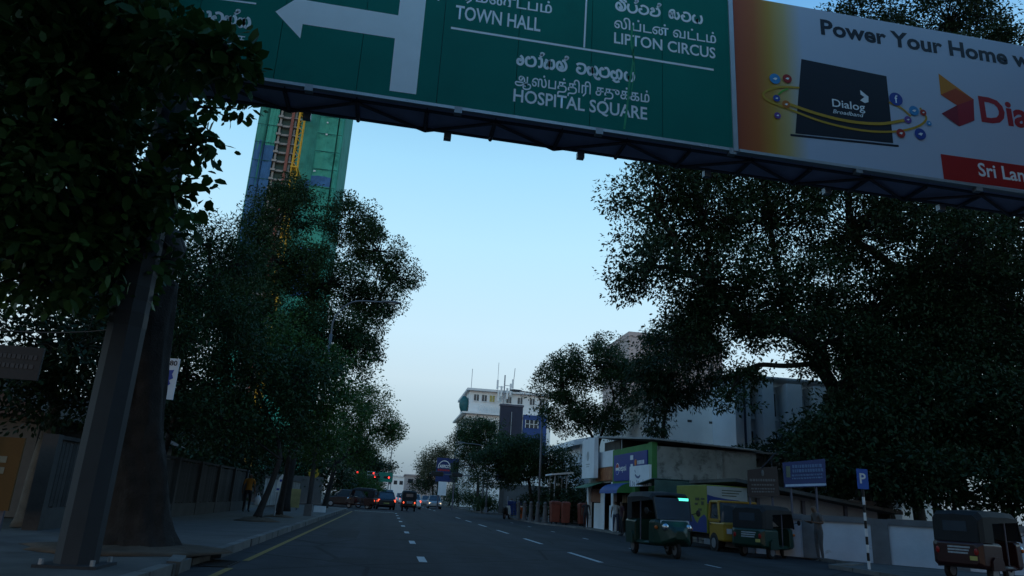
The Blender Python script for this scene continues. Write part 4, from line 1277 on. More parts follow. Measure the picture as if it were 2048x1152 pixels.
# ================================================================== vehicles
M_twg = mat('three_wheeler_green', (.006, .034, .022), .35, var=.1, scale=2, spec=.5)
M_twr = mat('three_wheeler_red', (.03, .007, .007), .35, var=.1, scale=2, spec=.5)
M_canvas = mat('black_canvas', (.014, .015, .017), .7, var=.2, scale=6)
M_glass = mat('tinted_windscreen', (.045, .06, .075), .06, var=.05, spec=.9)
M_chrome = mat('chrome', (.6, .62, .65), .15, .9, var=.05)
M_strip = mat('pale_strip_print', (.34, .38, .40), .5, var=.25, scale=14)
M_plate = mat('number_plate', (.45, .40, .12), .5)
def three_wheeler(label, loc, rz, paint, s=1., dome=None, head=False, tail=False, text_rows=True):
    t = thing('three_wheeler', label, 'three-wheeler', loc, rz, 'three-wheelers')
    t.scale = (s, s, s)
    def ring(x, w, z0, z1, tp=1., r=.07):
        return [(x, -w + r, z0), (x, w - r, z0), (x, w, z0 + r), (x, w * tp, z1 - r), (x, w * tp - r, z1), (x, -w * tp + r, z1), (x, -w * tp, z1 - r), (x, -w, z0 + r)]
    G().loft([ring(-1.3, .52, .42, .9), ring(-1.22, .64, .34, .97), ring(-.75, .65, .3, .97), ring(-.42, .65, .3, .95)]).build('rear_body', paint, t, smooth=False, bevel=.02)
    G().loft([ring(-.42, .63, .29, .40), ring(.1, .62, .29, .40), ring(.5, .52, .29, .42)]).build('floor_tub', paint, t)
    G().loft([ring(.42, .58, .30, .98, .98), ring(.70, .54, .30, 1.00, .96), ring(.95, .43, .33, .95, .9), ring(1.16, .29, .42, .82, .85), ring(1.26, .18, .5, .72, .8)]).build('front_cowl', paint, t, smooth=False, bevel=.025)
    # canvas hood: back panel, side flaps and the roof
    def arch(x, w, zs, zt, th):
        return [(x, -w, zs), (x, -w, zt - .16), (x, -w + .1, zt - .03), (x, 0, zt), (x, w - .1, zt - .03), (x, w, zt - .16), (x, w, zs),
                (x, w - th, zs), (x, w - th, zt - .18), (x, w - .12, zt - .03 - th), (x, 0, zt - th), (x, -w + .12, zt - .03 - th), (x, -w + th, zt - .18), (x, -w + th, zs)]
    G().loft([arch(-1.24, .58, .95, 1.62, .03), arch(-1.1, .63, .95, 1.72, .03), arch(-.72, .64, .95, 1.74, .03)]).build('hood_side', M_canvas, t)
    hr = G().loft([arch(-.72, .64, 1.42, 1.74, .03), arch(0, .63, 1.46, 1.75, .03), arch(.5, .60, 1.48, 1.72, .03), arch(.66, .56, 1.50, 1.66, .03)]).build('hood_roof', M_canvas, t)
    bp = G().prism([(-.56, .95), (.56, .95), (.57, 1.5), (.47, 1.6), (-.47, 1.6), (-.57, 1.5)], 'x', -1.26, -1.23).build('hood_back', M_canvas, t)
    G().prism([(-.3, 1.2), (.3, 1.2), (.3, 1.45), (-.3, 1.45)], 'x', -1.272, -1.262).build('rear_window', M_glass, bp)
    for sy in (-1, 1):
        G().tube([(.64, sy * .53, 1.58), (.84, sy * .50, .98)], .03, 6).build('pillar', M_black, t)
        G().tube([(-.1, sy * .6, .4), (-.1, sy * .6, 1.5)], .02, 6).build('grab_rail', M_steeld, t)
        hl = G().ball((1.02, sy * .33, .80), (.10, .10, .10), 12, 8).build('headlight', M_chrome if not head else M_head, t, smooth=True)
        G().ball((.80, sy * .51, .78), (.05, .05, .05), 8, 6).build('indicator', mat('amber_lens', (.5, .13, .02), .3), t)
        G().ball((-1.29, sy * .48, .72), (.03, .06, .09), 8, 6).build('tail_light', M_redh if tail else mat('red_lens', (.25, .01, .01), .3), t)
        m_ = G().tube([(.72, sy * .55, 1.15), (.74, sy * .72, 1.2)], .012, 5).build('mirror', M_black, t)
        G().ball((.74, sy * .76, 1.2), (.02, .07, .09), 8, 6).build('mirror_glass', M_black, m_)
        G().prism([(-1.0, .30), (-.48, .30), (-.50, .52), (-.6, .62), (-.88, .62), (-.98, .52)], 'y', sy * .655, sy * .70).build('mudguard', paint, t)
        wheel(t, -.74, sy * .53, .22, .22, .12)
    wheel(t, .98, 0, .22, .22, .11)
    G().tube([(.98, -.08, .22), (.9, -.08, .5)], .025, 6).build('fork', M_black, t)
    G().add([(.66, -.51, 1.57), (.66, .51, 1.57), (.85, .49, 1.0), (.85, -.49, 1.0), (.645, -.51, 1.57), (.645, .51, 1.57), (.835, .49, 1.0), (.835, -.49, 1.0)],
            [(0, 1, 2, 3), (4, 5, 6, 7), (0, 1, 5, 4), (2, 3, 7, 6), (1, 2, 6, 5), (0, 3, 7, 4)]).build('windscreen', M_glass, t)
    G().add([(.872, -.42, .98), (.872, .42, .98), (.9, .42, .88), (.9, -.42, .88)], [(0, 1, 2, 3)]).build('slogan_strip', M_strip, t)
    box('seat', mat('seat_vinyl', (.05, .02, .02), .6), -1.05, -.5, -.55, .55, .5, .66, t)
    box('driver_seat', MATS['seat_vinyl'], -.1, .25, -.25, .25, .5, .64, t)
    G().tube([(.6, -.3, .98), (.55, 0, 1.02), (.6, .3, .98)], .02, 6).build('handlebar', M_black, t)
    if text_rows:
        for k in range(3):
            G().box(-1.305, -1.3, -.34 + .03 * k, .22, .80 - .07 * k, .84 - .07 * k).build('lettering_row', M_strip, t)
        G().box(-1.308, -1.3, -.5, -.32, .52, .62).build('number_plate', M_plate, t)
    if dome:
        G().box(.60, .68, .22, .50, 1.50, 1.58).build('dome_light', dome, t)
    return t
M_dome = glow('green_dome_lit', (.12, 1.0, .72), 1.3)
three_wheeler('green three-wheeler with a lit green cabin light driving towards us', (7.8, 20.4, .0), rad(-88), M_twg, 1.0, M_dome)
three_wheeler('green three-wheeler parked askew in front of the notice boards', (12.0, 22.2, 0), rad(30), M_twg, .9)
three_wheeler('dark red three-wheeler parked at the right edge, nearest to us', (14.1, 15.9, .06), rad(20), M_twr, .9)
three_wheeler('dark three-wheeler with a lit tail lamp waiting at the junction', (2.0, 67, .0), rad(92), mat('three_wheeler_dark', (.03, .012, .012), .4), 1.0, None, False, True)
three_wheeler('red three-wheeler turning left across the junction', (-2.1, 65.5, .004), rad(168), mat('three_wheeler_maroon', (.04, .014, .012), .4), 1.0, None, False, True)

def car(label, loc, rz, paint, tail=None, head=None, kind=0, group='cars queuing beyond the junction'):
    """a small hatchback; +X is forward"""
    t = thing('car', label, 'car', loc, rz, group)
    def ring(x, w, z0, z1):
        return [(x, -w * .94, z0), (x, w * .94, z0), (x, w, z0 + .14), (x, w * .97, z1 - .06), (x, w * .9, z1), (x, -w * .9, z1), (x, -w * .97, z1 - .06), (x, -w, z0 + .14)]
    van = kind == 1
    zt = 1.5 if not van else 1.9
    G().loft([ring(-1.95, .72, .36, .82), ring(-1.85, .82, .24, .95), ring(-1.0, .84, .2, .96), ring(.6, .84, .2, .95), ring(1.3, .82, .22, .88), ring(1.8, .78, .26, .78), ring(1.95, .66, .34, .66)]).build('body', paint, t, smooth=False, bevel=.03)
    def gh(x, w0, z0, w1, z1):
        return [(x, -w0, z0), (x, w0, z0), (x, w1, z1), (x, -w1, z1)]
    G().add([(-1.8, -.74, .94), (-1.8, .74, .94), (1.0, .72, .93), (1.0, -.72, .93), (-1.35, -.6, zt), (-1.35, .6, zt), (.35, .6, zt), (.35, -.6, zt)],
            [(0, 1, 5, 4), (1, 2, 6, 5), (2, 3, 7, 6), (3, 0, 4, 7), (4, 5, 6, 7), (0, 1, 2, 3)]).build('windows', M_glass, t)
    G().loft([[(-1.4, -.58, zt), (-1.4, .58, zt), (-1.36, .5, zt + .04), (-1.36, -.5, zt + .04)], [(.4, -.58, zt), (.4, .58, zt), (.34, .5, zt + .04), (.34, -.5, zt + .04)]]).build('roof', paint, t)
    for sy in (-1, 1):
        for (a, b, c, d) in ((-1.82, .94, -1.37, zt), (1.02, .93, .36, zt), (-.35, .95, -.35, zt)):
            G().tube([(a, sy * .745, b), (c, sy * .605, d)], .035, 5).build('pillar', paint, t)
        for x in (-1.2, 1.25):
            wheel(t, x, sy * .74, .29, .29, .18)
        G().box(-1.94, -1.86, sy * .70 - .1, sy * .70 + .06, .68, .88).build('tail_light', tail or mat('red_lens', (.25, .01, .01), .3), t)
        G().box(1.84, 1.92, sy * .6 - .12, sy * .6 + .1, .56, .70).build('headlight', head or mat('clear_lens', (.5, .5, .5), .2), t)
        G().ball((.72, sy * .9, 1.0), (.05, .09, .06), 8, 6).build('mirror', paint, t)
    G().box(-1.97, -1.95, -.24, .24, .5, .61).build('number_plate', M_plate, t)
    return t
P_dark = mat('car_paint_dark', (.015, .016, .02), .3, var=.05, spec=.6)
P_white = mat('car_paint_white', (.6, .62, .64), .3, var=.04, spec=.6)
P_silver = mat('car_paint_silver', (.30, .32, .34), .3, .3, var=.04, spec=.6)
P_blue = mat('car_paint_blue', (.03, .07, .18), .3, var=.05, spec=.6)
P_brown = mat('car_paint_brown', (.035, .016, .012), .35, var=.05, spec=.6)
car('dark car with one red tail lamp lit, waiting in the middle of the junction', (-.1, 69, .0), rad(96), P_dark, M_redh)
car('brown car crossing the junction behind the red three-wheeler', (-3.6, 69.5, .004), rad(182), P_brown, M_redh)
car('white car just beyond the waiting dark three-wheeler', (2.9, 81, 0), rad(90), P_white, M_redh)
car('silver car behind the junction with its headlamps on, coming towards us', (5.9, 92, 0), rad(-90), P_silver, None, M_head)
car('white van among the queue in the middle of the far road', (.2, 96, 0), rad(90), P_white, M_redh, None, 1)
car('blue car in the far queue between the white cars', (3.0, 104, 0), rad(90), P_blue, M_redh)
car('pale silver car on the right side of the far queue', (6.3, 118, 0), rad(-90), P_silver)
car('dark van far down the left lane', (-.1, 118, 0), rad(90), P_dark, M_redh, None, 1)
car('small white car deep in the queue near the pinkish building', (3.1, 132, 0), rad(90), P_white, M_redh)
car('farthest dark car in the queue', (.1, 146, 0), rad(90), P_dark, M_redh)
car('white van farthest down the road', (3.0, 168, 0), rad(90), P_white, M_redh, None, 1)

# yellow delivery truck facing us, parked by the shop
tk = thing('delivery_truck', 'small yellow delivery truck with a yellow and blue cargo box parked by the shop', 'truck', (11.98, 25.7, .0), -PI / 2)
M_ty = mat('truck_yellow', (.33, .18, .012), .4, var=.06, spec=.5)
M_bxy = mat('cargo_yellow_print', (.19, .21, .03), .55, var=.1)
M_bxb = mat('cargo_blue_print', (.012, .035, .17), .55, var=.1)
bxo = G().box(-2.0, .75, -.78, .78, .55, 2.2).build('cargo_box', M_bxy, tk, bevel=.02)
for sy in (-1, 1):
    y0, y1 = (.782, .79) if sy > 0 else (-.79, -.782)
    n = 14
    g = G()
    top = [(-1.98 + 2.71 * k / n, 1.02 + .16 * math.sin(k * 1.1) + (.1 if k in (5, 11) else 0)) for k in range(n + 1)]
    g.prism([(-1.98, .57), (.73, .57)] + top[::-1], 'y', y0, y1)
    g.build('blue_print', M_bxb, bxo)
for k, (x, z, w, h) in enumerate(((-.2, 1.66, .35, .09), (-.25, 1.5, .25, .07), (.3, 1.68, .3, .06), (.32, 1.5, .2, .12), (.05, 1.3, .3, .08))):
    G().box(x, x + w, -.796, -.79, z, z + h).build('print_mark', mat('dark_print', (.05, .06, .03), .6), bxo)
fb = G().box(.752, .765, -.76, .76, 1.55, 2.16).build('front_print', mat('front_print_pale', (.36, .36, .34), .6, var=.12, scale=3), bxo)
G().prism([(-.76, 1.56), (.76, 1.56), (.76, 1.64), (.4, 1.72), (0, 1.74), (-.5, 1.8), (-.76, 1.86)], 'x', .767, .772).build('blue_print', M_bxb, fb)
for k in range(3):
    G().box(.767, .772, -.2, .55 - .1 * k, 2.02 - .09 * k, 2.05 - .09 * k).build('print_line', MATS['dark_print'], fb)
def cr_(x, w, z0, z1, wt):
    return [(x, -w, z0), (x, w, z0), (x, w, .98), (x, wt, z1), (x, -wt, z1), (x, -w, .98)]
G().loft([cr_(.80, .72, .36, 1.62, .66), cr_(1.55, .72, .36, 1.62, .66), cr_(1.72, .72, .36, 1.52, .62)]).build('cab_upper', M_glass, tk)
G().box(.79, 1.98, -.735, .735, .34, .96).build('cab_lower', M_ty, tk, bevel=.06)
G().box(.79, 1.6, -.68, .68, 1.6, 1.68).build('cab_roof', M_ty, tk, bevel=.03)
for sy in (-1, 1):
    dr = G().prism([(.82, .96), (1.64, .96), (1.64, 1.06), (.82, 1.06)], 'y', sy * .70, sy * .742).build('door', M_ty, tk)
    for pts in ([(.84, sy * .735, 1.0), (.86, sy * .69, 1.62)], [(1.66, sy * .735, 1.0), (1.5, sy * .69, 1.62)], [(.86, sy * .69, 1.62), (1.5, sy * .69, 1.62)]):
        G().tube(pts, .045, 6).build('window_frame', M_ty, dr)
    G().box(.9, 1.02, sy * .745, sy * .76, .86, .9).build('handle', M_black, dr)
    wheel(tk, 1.2, sy * .66, .27, .27, .18)
    wheel(tk, -1.25, sy * .66, .27, .27, .18)
    G().disc((1.2, .27), .34, 'y', sy * .70, sy * .738, 16).build('wheel_arch', M_black, tk)
    G().box(1.97, 2.0, sy * .52 - .12, sy * .52 + .12, .6, .76).build('headlight', mat('clear_lens', (.5, .5, .5), .2), tk)
    G().box(-2.03, -2.0, sy * .6 - .08, sy * .6 + .08, .6, .8).build('tail_light', mat('red_lens', (.25, .01, .01), .3), tk)
    G().tube([(1.6, sy * .72, 1.1), (1.62, sy * .95, 1.2)], .015, 5).build('mirror_arm', M_black, tk)
G().box(-1.9, .75, -.5, .5, .36, .55).build('chassis', M_black, tk)
G().box(1.985, 2.01, -.22, .22, .42, .52).build('number_plate', M_plate, tk)

# ================================================================== people
def person(label, loc, rz, h, shirt, trousers, pose='stand', skin=(.12, .065, .04), shoes=(.02, .02, .02), hold=None):
    """one continuous skinned body; faces +Y before turning"""
    k = h / 1.72
    J = {}
    V, E_, Rd = [], [], []
    def jt(n, p, r, par=None):
        J[n] = len(V)
        V.append((p[0] * k, p[1] * k, p[2] * k))
        Rd.append(r * k)
        if par is not None:
            E_.append((J[par], J[n]))
    bend = .1 if pose == 'read' else 0.
    jt('pelvis', (0, 0, .96), .145)
    jt('waist', (0, .01, 1.10), .125, 'pelvis')
    jt('chest', (0, .01 + bend * .4, 1.32), .155, 'waist')
    jt('neck', (0, .02 + bend * .7, 1.47), .055, 'chest')
    jt('skull', (0, .035 + bend * 1.1, 1.56), .078, 'neck')
    jt('crown', (0, .02 + bend * 1.2, 1.66), .078, 'skull')
    jt('nose', (0, .105 + bend * 1.2, 1.575), .018, 'skull')
    for s, n in ((1, 'l'), (-1, 'r')):
        st = .06 if pose == 'walk' and s > 0 else (-.06 if pose == 'walk' else 0)
        jt(n + 'hip', (s * .095, 0, .90), .10, 'pelvis')
        if pose == 'sit':
            jt(n + 'knee', (s * .14, .40, .92), .065, n + 'hip')
            jt(n + 'ankle', (s * .14, .42, .50), .042, n + 'knee')
            jt(n + 'toe', (s * .15, .56, .46), .034, n + 'ankle')
        if pose != 'sit':
            jt(n + 'knee', (s * .105, st + .02, .50), .062, n + 'hip')
            jt(n + 'ankle', (s * .11, st * 2.0 - .02, .085), .042, n + 'knee')
            jt(n + 'toe', (s * .13, st * 2.0 + .15, .035), .034, n + 'ankle')
        jt(n + 'sh', (s * .19, .01 + bend * .4, 1.40), .062, 'chest')
        if pose == 'read':
            jt(n + 'el', (s * .27, .02, 1.13), .044, n + 'sh')
            wr = (s * .13, .27, 1.16)
        elif pose == 'sit':
            jt(n + 'el', (s * .26, .12, 1.14), .044, n + 'sh')
            wr = (s * .25, .36, 1.22)
        elif pose == 'hip' and s > 0:
            jt(n + 'el', (s * .36, -.04, 1.16), .044, n + 'sh')
            wr = (s * .2, .05, 1.0)
        else:
            jt(n + 'el', (s * .25, -.01 - st, 1.13), .044, n + 'sh')
            wr = (s * .27, .05 - st, .88)
        jt(n + 'wr', wr, .030, n + 'el')
        d = Vector((0, .5, .1)) if pose in ('read', 'sit') else Vector((0, .12, -1))
        d.normalize()
        side = Vector((1, 0, 0)) if pose != 'read' else Vector((1, 0, 0))
        pc = Vector(wr) + d * .055
        jt(n + 'palm', pc, .034, n + 'wr')
        for i, (o, ln) in enumerate(((-.026, .075), (-.009, .085), (.009, .08), (.026, .062))):
            q = pc + d * .04 + Vector((0, o, 0) if pose not in ('read', 'sit') else (o, 0, 0))
            jt(n + 'f%d' % i, q, .0105, n + 'palm')
            jt(n + 'g%d' % i, q + d * ln * .8 + Vector((-s * .02, .01, 0)), .0085, n + 'f%d' % i)
        jt(n + 'th', pc + Vector((-s * .035, .03, .0)), .012, n + 'palm')
        jt(n + 'ti', pc + Vector((-s * .045, .05, 0)) + d * .03, .009, n + 'th')
    me = bpy.data.meshes.new('person')
    me.from_pydata(V, E_, [])
    ob = bpy.data.objects.new('person', me)
    COL.objects.link(ob)
    ob.modifiers.new('skin', 'SKIN')
    for i, r in enumerate(Rd):
        me.skin_vertices[0].data[i].radius = (r, r * (.72 if i in (J['waist'], J['chest'], J['pelvis']) else 1))
        me.skin_vertices[0].data[i].use_root = (i == 0)
    sb_ = ob.modifiers.new('sub', 'SUBSURF')
    sb_.levels = sb_.render_levels = 1
    dg = bpy.context.evaluated_depsgraph_get()
    out = bpy.data.meshes.new_from_object(ob.evaluated_get(dg))
    bpy.data.objects.remove(ob)
    out.name = 'person'
    out.materials.clear()
    nm = 'cloth_%02d%02d%02d' % tuple(int(c * 99) for c in shirt)
    for m in (mat('skin_%02d' % int(skin[0] * 100), skin, .6, var=.05), mat(nm, shirt, .85, var=.12, scale=8), mat('cloth_%02d%02d%02d' % tuple(int(c * 99) for c in trousers), trousers, .88, var=.12, scale=8),
              mat('dark_hair', (.012, .01, .009), .6), mat('shoe_%02d' % int(shoes[0] * 100), shoes, .6)):
        out.materials.append(m)
    out.polygons.foreach_set('use_smooth', [True] * len(out.polygons))
    for p in out.polygons:
        c = p.center / k
        arm = abs(c.x) > .215 or (pose == 'read' and c.y > .12 and c.z < 1.3)
        if c.z < .075:
            i = 4
        elif c.z > 1.49:
            i = 3 if (c.z > 1.645 or (c.y < .03 + bend and c.z > 1.53)) else 0
        elif arm and c.z < 1.2:
            i = 0
        elif c.z > .98:
            i = 1 if c.z < 1.46 else 0
        else:
            i = 2
        p.material_index = i
    o = link('person', out, None, loc, rz)
    tag(o, label, 'person')
    return o
PN = [
    ('person in an orange shirt and dark trousers standing by the left fence', (-6.2, 35.5, .15), rad(200), 1.74, (.42, .16, .02), (.02, .02, .025), 'stand', (.02, .02, .02)),
    ('person in dark clothes standing alone by the shop corner', (11.3, 41.4, .06), rad(170), 1.52, (.03, .03, .035), (.02, .02, .024), 'stand', (.02, .02, .02)),
    ('person in a pale shirt and jeans with white shoes in front of the shop', (11.55, 36.6, .06), rad(150), 1.56, (.36, .37, .38), (.04, .05, .08), 'walk', (.6, .6, .6)),
    ('person in dark clothes behind the oncoming green three-wheeler', (11.0, 33.9, .0), rad(95), 1.58, (.05, .02, .025), (.025, .025, .03), 'hip', (.03, .03, .03)),
    ('person in a patterned shirt looking down at something held, before the white wall', (12.75, 20.6, .06), rad(95), 1.6, (.10, .085, .08), (.07, .07, .075), 'read', (.03, .03, .03)),
]
for lab, loc, rz, h, sh, tr, po, sho in PN:
    person(lab, loc, rz, h, sh, tr, po, shoes=sho)
for lab, x, y, sh in (('person in a white shirt walking near the roadworks hoarding', 9.95 + .5, 62, (.4, .41, .42)), ('person in grey standing behind the scooter', 10.6, 59, (.2, .2, .22))):
    person(lab, (x, y, .02), rad(180), 1.62, sh, (.05, .05, .06), 'stand')
_h = rad(-88)
person('driver in dark clothes at the handlebar of the oncoming green three-wheeler', (7.8 + .1 * math.cos(_h), 20.4 + .1 * math.sin(_h), -.2), _h - PI / 2, 1.6, (.10, .10, .11), (.03, .03, .035), 'sit')
bg_ = thing('carrier_bag', 'white plastic carrier bag beside the person in orange', 'bag', (-5.72, 35.4, .15))
G().loft([[(w * math.cos(a) * (1 + .12 * math.sin(3 * a + z * 9)), w * .6 * math.sin(a), z) for a in [2 * PI * i / 12 for i in range(12)]] for z, w in ((.3, .12), (.36, .17), (.55, .16), (.68, .11), (.74, .06))]).build('bag_body', M_wht, bg_, smooth=True)
G().tube(smooth_path([(-.05, 0, .72), (-.04, 0, .84), (.04, 0, .84), (.05, 0, .72)], 4), .01, 5).build('handle', M_wht, bg_)

cb = G().tube(smooth_path([(-9.5, 14.5, 4.0), (-7.4, 14.2, 3.72), (-5.6, 13.9, 3.78), (-4.5, 13.6, 4.05)], 6), .012, 5).build('overhead_cable', M_black)
tag(cb, 'thin black cable sagging from the thick trunk to the left', 'cable')

# ================================================================== trees
M_bark = mat('bark', (.027, .023, .021), .95, var=.45, scale=3.5, bump=1.0, spots=((.045, .042, .038), 2.2, .6))
M_bark2 = mat('pale_bark', (.11, .10, .085), .95, var=.3, scale=3, bump=.6)
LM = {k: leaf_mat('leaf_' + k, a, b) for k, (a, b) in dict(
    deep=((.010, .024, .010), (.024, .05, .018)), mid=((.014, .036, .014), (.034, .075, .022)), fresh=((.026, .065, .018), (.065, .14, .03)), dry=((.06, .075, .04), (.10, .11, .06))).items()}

def leaf_mesh(name, P, N, D, L, W, m, six=False):
    """P base points, D leaf directions, N rough normals, L lengths, W widths"""
    n = len(P)
    S = np.cross(D, N)
    S /= np.linalg.norm(S, axis=1, keepdims=True) + 1e-9
    U = np.cross(S, D)
    L = L[:, None]
    W = W[:, None]
    if six:
        pts = np.stack([P, P + D * L * .3 + S * W * .5 + U * L * .05, P + D * L * .72 + S * W * .42 + U * L * .03, P + D * L - U * L * .06,
                        P + D * L * .72 - S * W * .42 + U * L * .03, P + D * L * .3 - S * W * .5 + U * L * .05], 1)
        k = 6
    else:
        pts = np.stack([P, P + D * L * .48 + S * W * .5 + U * L * .05, P + D * L, P + D * L * .48 - S * W * .5 + U * L * .05], 1)
        k = 4
    me = bpy.data.meshes.new(name)
    me.vertices.add(n * k)
    me.vertices.foreach_set('co', pts.reshape(-1).astype(np.float32))
    me.loops.add(n * k)
    me.loops.foreach_set('vertex_index', np.arange(n * k, dtype=np.int32))
    me.polygons.add(n)
    me.polygons.foreach_set('loop_start', np.arange(n, dtype=np.int32) * k)
    me.polygons.foreach_set('loop_total', np.full(n, k, dtype=np.int32))
    me.materials.append(m)
    me.update()
    me.validate()
    return me

def clumps_in(blobs, per_m2, rg):
    C_, I = [], []
    for bi, (cx, cy, cz, rx, ry, rz) in enumerate(blobs):
        area = 4 * PI * ((rx * ry) ** 1.6 / 3 + (rx * rz) ** 1.6 / 3 + (ry * rz) ** 1.6 / 3) ** (1 / 1.6)
        n = max(5, int(area * per_m2))
        d = rg.normal(size=(n, 3))
        d /= np.linalg.norm(d, axis=1, keepdims=True)
        r = rg.uniform(.35, 1.0, (n, 1)) ** .6
        r *= rg.uniform(.82, 1.12, (n, 1))
        C_.append(np.array([cx, cy, cz]) + d * r * np.array([rx, ry, rz]))
        I += [bi] * n
    return np.concatenate(C_), np.array(I)

def tree(name, label, base, fork, r0, blobs, per_m2=.9, leaves=55, clump=.55, leaf=.2, mt='mid', seed=1, bark=None, group=None, ratio=.5, droop=.25, cat='tree', near=0, twigs=True, flat=.65, limbs=True, taper=.3):
    rg = np.random.default_rng(seed)
    t = thing(name, label, cat, base, 0, group)
    B = np.array(base, float)
    Fk = np.array(fork, float)
    g = G()
    bark = bark or M_bark
    # trunk with root flare and a slight lean
    if r0 > .0:
        mid = (B + Fk) / 2 + np.array([rg.uniform(-.1, .1), rg.uniform(-.1, .1), 0]) * r0 * 3
        path = smooth_path([Vector(np.zeros(3)), Vector((mid - B) * .5 + (Fk - B) * .02), Vector(mid - B), Vector(Fk - B)], 4)
        rr = []
        for i, p in enumerate(path):
            u = i / (len(path) - 1)
            rr.append(r0 * ((1.35 if i == 0 else 1.1 if i == 1 else 1.0) - taper * u))
        rings = []
        big = r0 > .4
        nn = 44 if big else 14
        if big:
            fine, fr = [], []
            for i in range(len(path) - 1):
                for q in range(4):
                    fine.append(path[i].lerp(path[i + 1], q / 4))
                    fr.append(rr[i] + (rr[i + 1] - rr[i]) * q / 4)
            path, rr = fine + [path[-1]], fr + [rr[-1]]
        for j, (p, q) in enumerate(zip(path, rr)):
            ring_ = []
            for k in range(nn):
                a_ = 2 * PI * k / nn
                w_ = 1 + .07 * math.sin(3 * a_ + seed) + .05 * math.sin(5 * a_ + j * .13 + 1)
                if big:
                    w_ += .035 * math.sin(11 * a_ + 1.2 * math.sin(j * .35)) + .028 * math.sin(19 * a_ + 1.7 * math.sin(j * .27 + 2)) + rg.uniform(-.018, .018)
                ring_.append((p.x + q * w_ * math.cos(a_), p.y + q * w_ * math.sin(a_), p.z))
            rings.append(ring_)
        g.loft(rings)
    C_, I = clumps_in(blobs, per_m2, rg)
    if r0 > 0 and limbs:
        # limbs grow outwards from node to node, so that several boughs share one limb near the fork
        nodes, par, plen = [Fk - B], [-1], [0.]
        tip = {}
        order_b = sorted(range(len(blobs)), key=lambda q: np.linalg.norm(np.array(blobs[q][:3]) - Fk))
        for bi in order_b:
            e = np.array(blobs[bi][:3]) - B
            best = min(range(len(nodes)), key=lambda q: np.linalg.norm(e - nodes[q]) + .45 * plen[q])
            a0 = nodes[best]
            cur = best
            dv = e - a0
            ln = np.linalg.norm(dv)
            for u in (.4, .75, 1.0):
                w = rg.normal(size=3) * .05 * ln * (u < 1)
                p = a0 + dv * u + w + np.array([0, 0, .07 * ln * math.sin(PI * u)])
                nodes.append(p)
                par.append(cur)
                plen.append(plen[cur] + ln * .33)
                cur = len(nodes) - 1
            tip[bi] = (cur, par[cur])
        rad2 = [0.] * len(nodes)
        kids = [[] for _ in nodes]
        for i_, p_ in enumerate(par):
            if p_ >= 0:
                kids[p_].append(i_)
        for i_ in range(len(nodes) - 1, -1, -1):
            rad2[i_] = sum(rad2[q] for q in kids[i_]) if kids[i_] else .0
            rad2[i_] = max(rad2[i_], 0) + (.35 if not kids[i_] else .12)
        kr = r0 * .62 / math.sqrt(rad2[0])
        rr_ = [max(.02, kr * math.sqrt(q)) for q in rad2]
        for i_ in range(1, len(nodes)):
            p_ = par[i_]
            pp_ = nodes[par[p_]] if par[p_] >= 0 else nodes[p_] * 2 - nodes[i_] * .4 - nodes[p_] * .6
            nx = nodes[kids[i_][0]] if kids[i_] else nodes[i_] * 2 - nodes[p_]
            seg = smooth_path([Vector(pp_), Vector(nodes[p_]), Vector(nodes[i_]), Vector(nx)], 4)[4:9]
            ra_, rb_ = min(rr_[p_], rr_[i_] * 1.35), rr_[i_]
            g.tube(seg, [ra_ + (rb_ - ra_) * q / 4 for q in range(5)], 8 if rb_ > .08 else 6)
        if twigs:
            for bi in range(len(blobs)):
                e, m2 = nodes[tip[bi][0]], nodes[tip[bi][1]]
                for q in np.where(I == bi)[0]:
                    e2 = C_[q] - B
                    st = m2 + (e - m2) * rg.uniform(0, 1)
                    md = (st + e2) / 2 + rg.normal(size=3) * .10 * np.linalg.norm(e2 - st)
                    g.tube([Vector(st), Vector(md), Vector(e2)], [.04 * min(1, r0 * 3), .024 * min(1, r0 * 3), .007], 4, cap=False)
    if g.v:
        g.build('trunk', bark, t, smooth=True)
    n = len(C_) * leaves
    ci = np.repeat(np.arange(len(C_)), leaves)
    sc = rg.uniform(.6, 1.25, len(C_))[ci][:, None] * clump
    off = rg.normal(size=(n, 3))
    off /= np.linalg.norm(off, axis=1, keepdims=True)
    off *= rg.uniform(0, 1, (n, 1)) ** .42 * sc * 1.75
    off *= np.array([1, 1, flat]) * rg.uniform(.75, 1.25, (len(C_), 3))[ci]
    P = C_[ci] + off - B
    D = off / (np.linalg.norm(off, axis=1, keepdims=True) + 1e-6) * .9 + rg.normal(size=(n, 3)) * .7 + np.array([0, 0, -droop])
    D /= np.linalg.norm(D, axis=1, keepdims=True)
    N = np.array([0, 0, 1.]) + rg.normal(size=(n, 3)) * .55
    N /= np.linalg.norm(N, axis=1, keepdims=True)
    L = rg.uniform(.45 if near else .6, 1.25, n) * leaf
    W = L * ratio * rg.uniform(.8, 1.15, n)
    if near:
        # the leaves that show largest are objects of their own
        pw = P + B
        dist = np.linalg.norm(pw - np.array([0, 0, 1.2]), axis=1)
        vis = (pw[:, 1] > 6.3) & (pw[:, 0] / pw[:, 1] > -.50)
        order = np.argsort(np.where(vis, dist - 1.2 * (pw[:, 0] / pw[:, 1] + .5) * 6, 1e6))[:near]
        keep = np.ones(n, bool)
        keep[order] = False
        one = leaf_mesh('leaf', np.zeros((1, 3)), np.array([[0, 0, 1.]]), np.array([[1., 0, 0]]), np.ones(1), np.full(1, ratio), LM[mt], True)
        for i in order:
            d = Vector(D[i])
            nn_ = Vector(N[i])
            s_ = d.cross(nn_)
            s_.normalize()
            u_ = s_.cross(d)
            o = link('leaf', one, t)
            Mx = Matrix((d, -s_, u_)).transposed().to_4x4()
            Mx.translation = Vector(P[i])
            o.matrix_local = Mx @ Matrix.Scale(float(L[i]), 4)
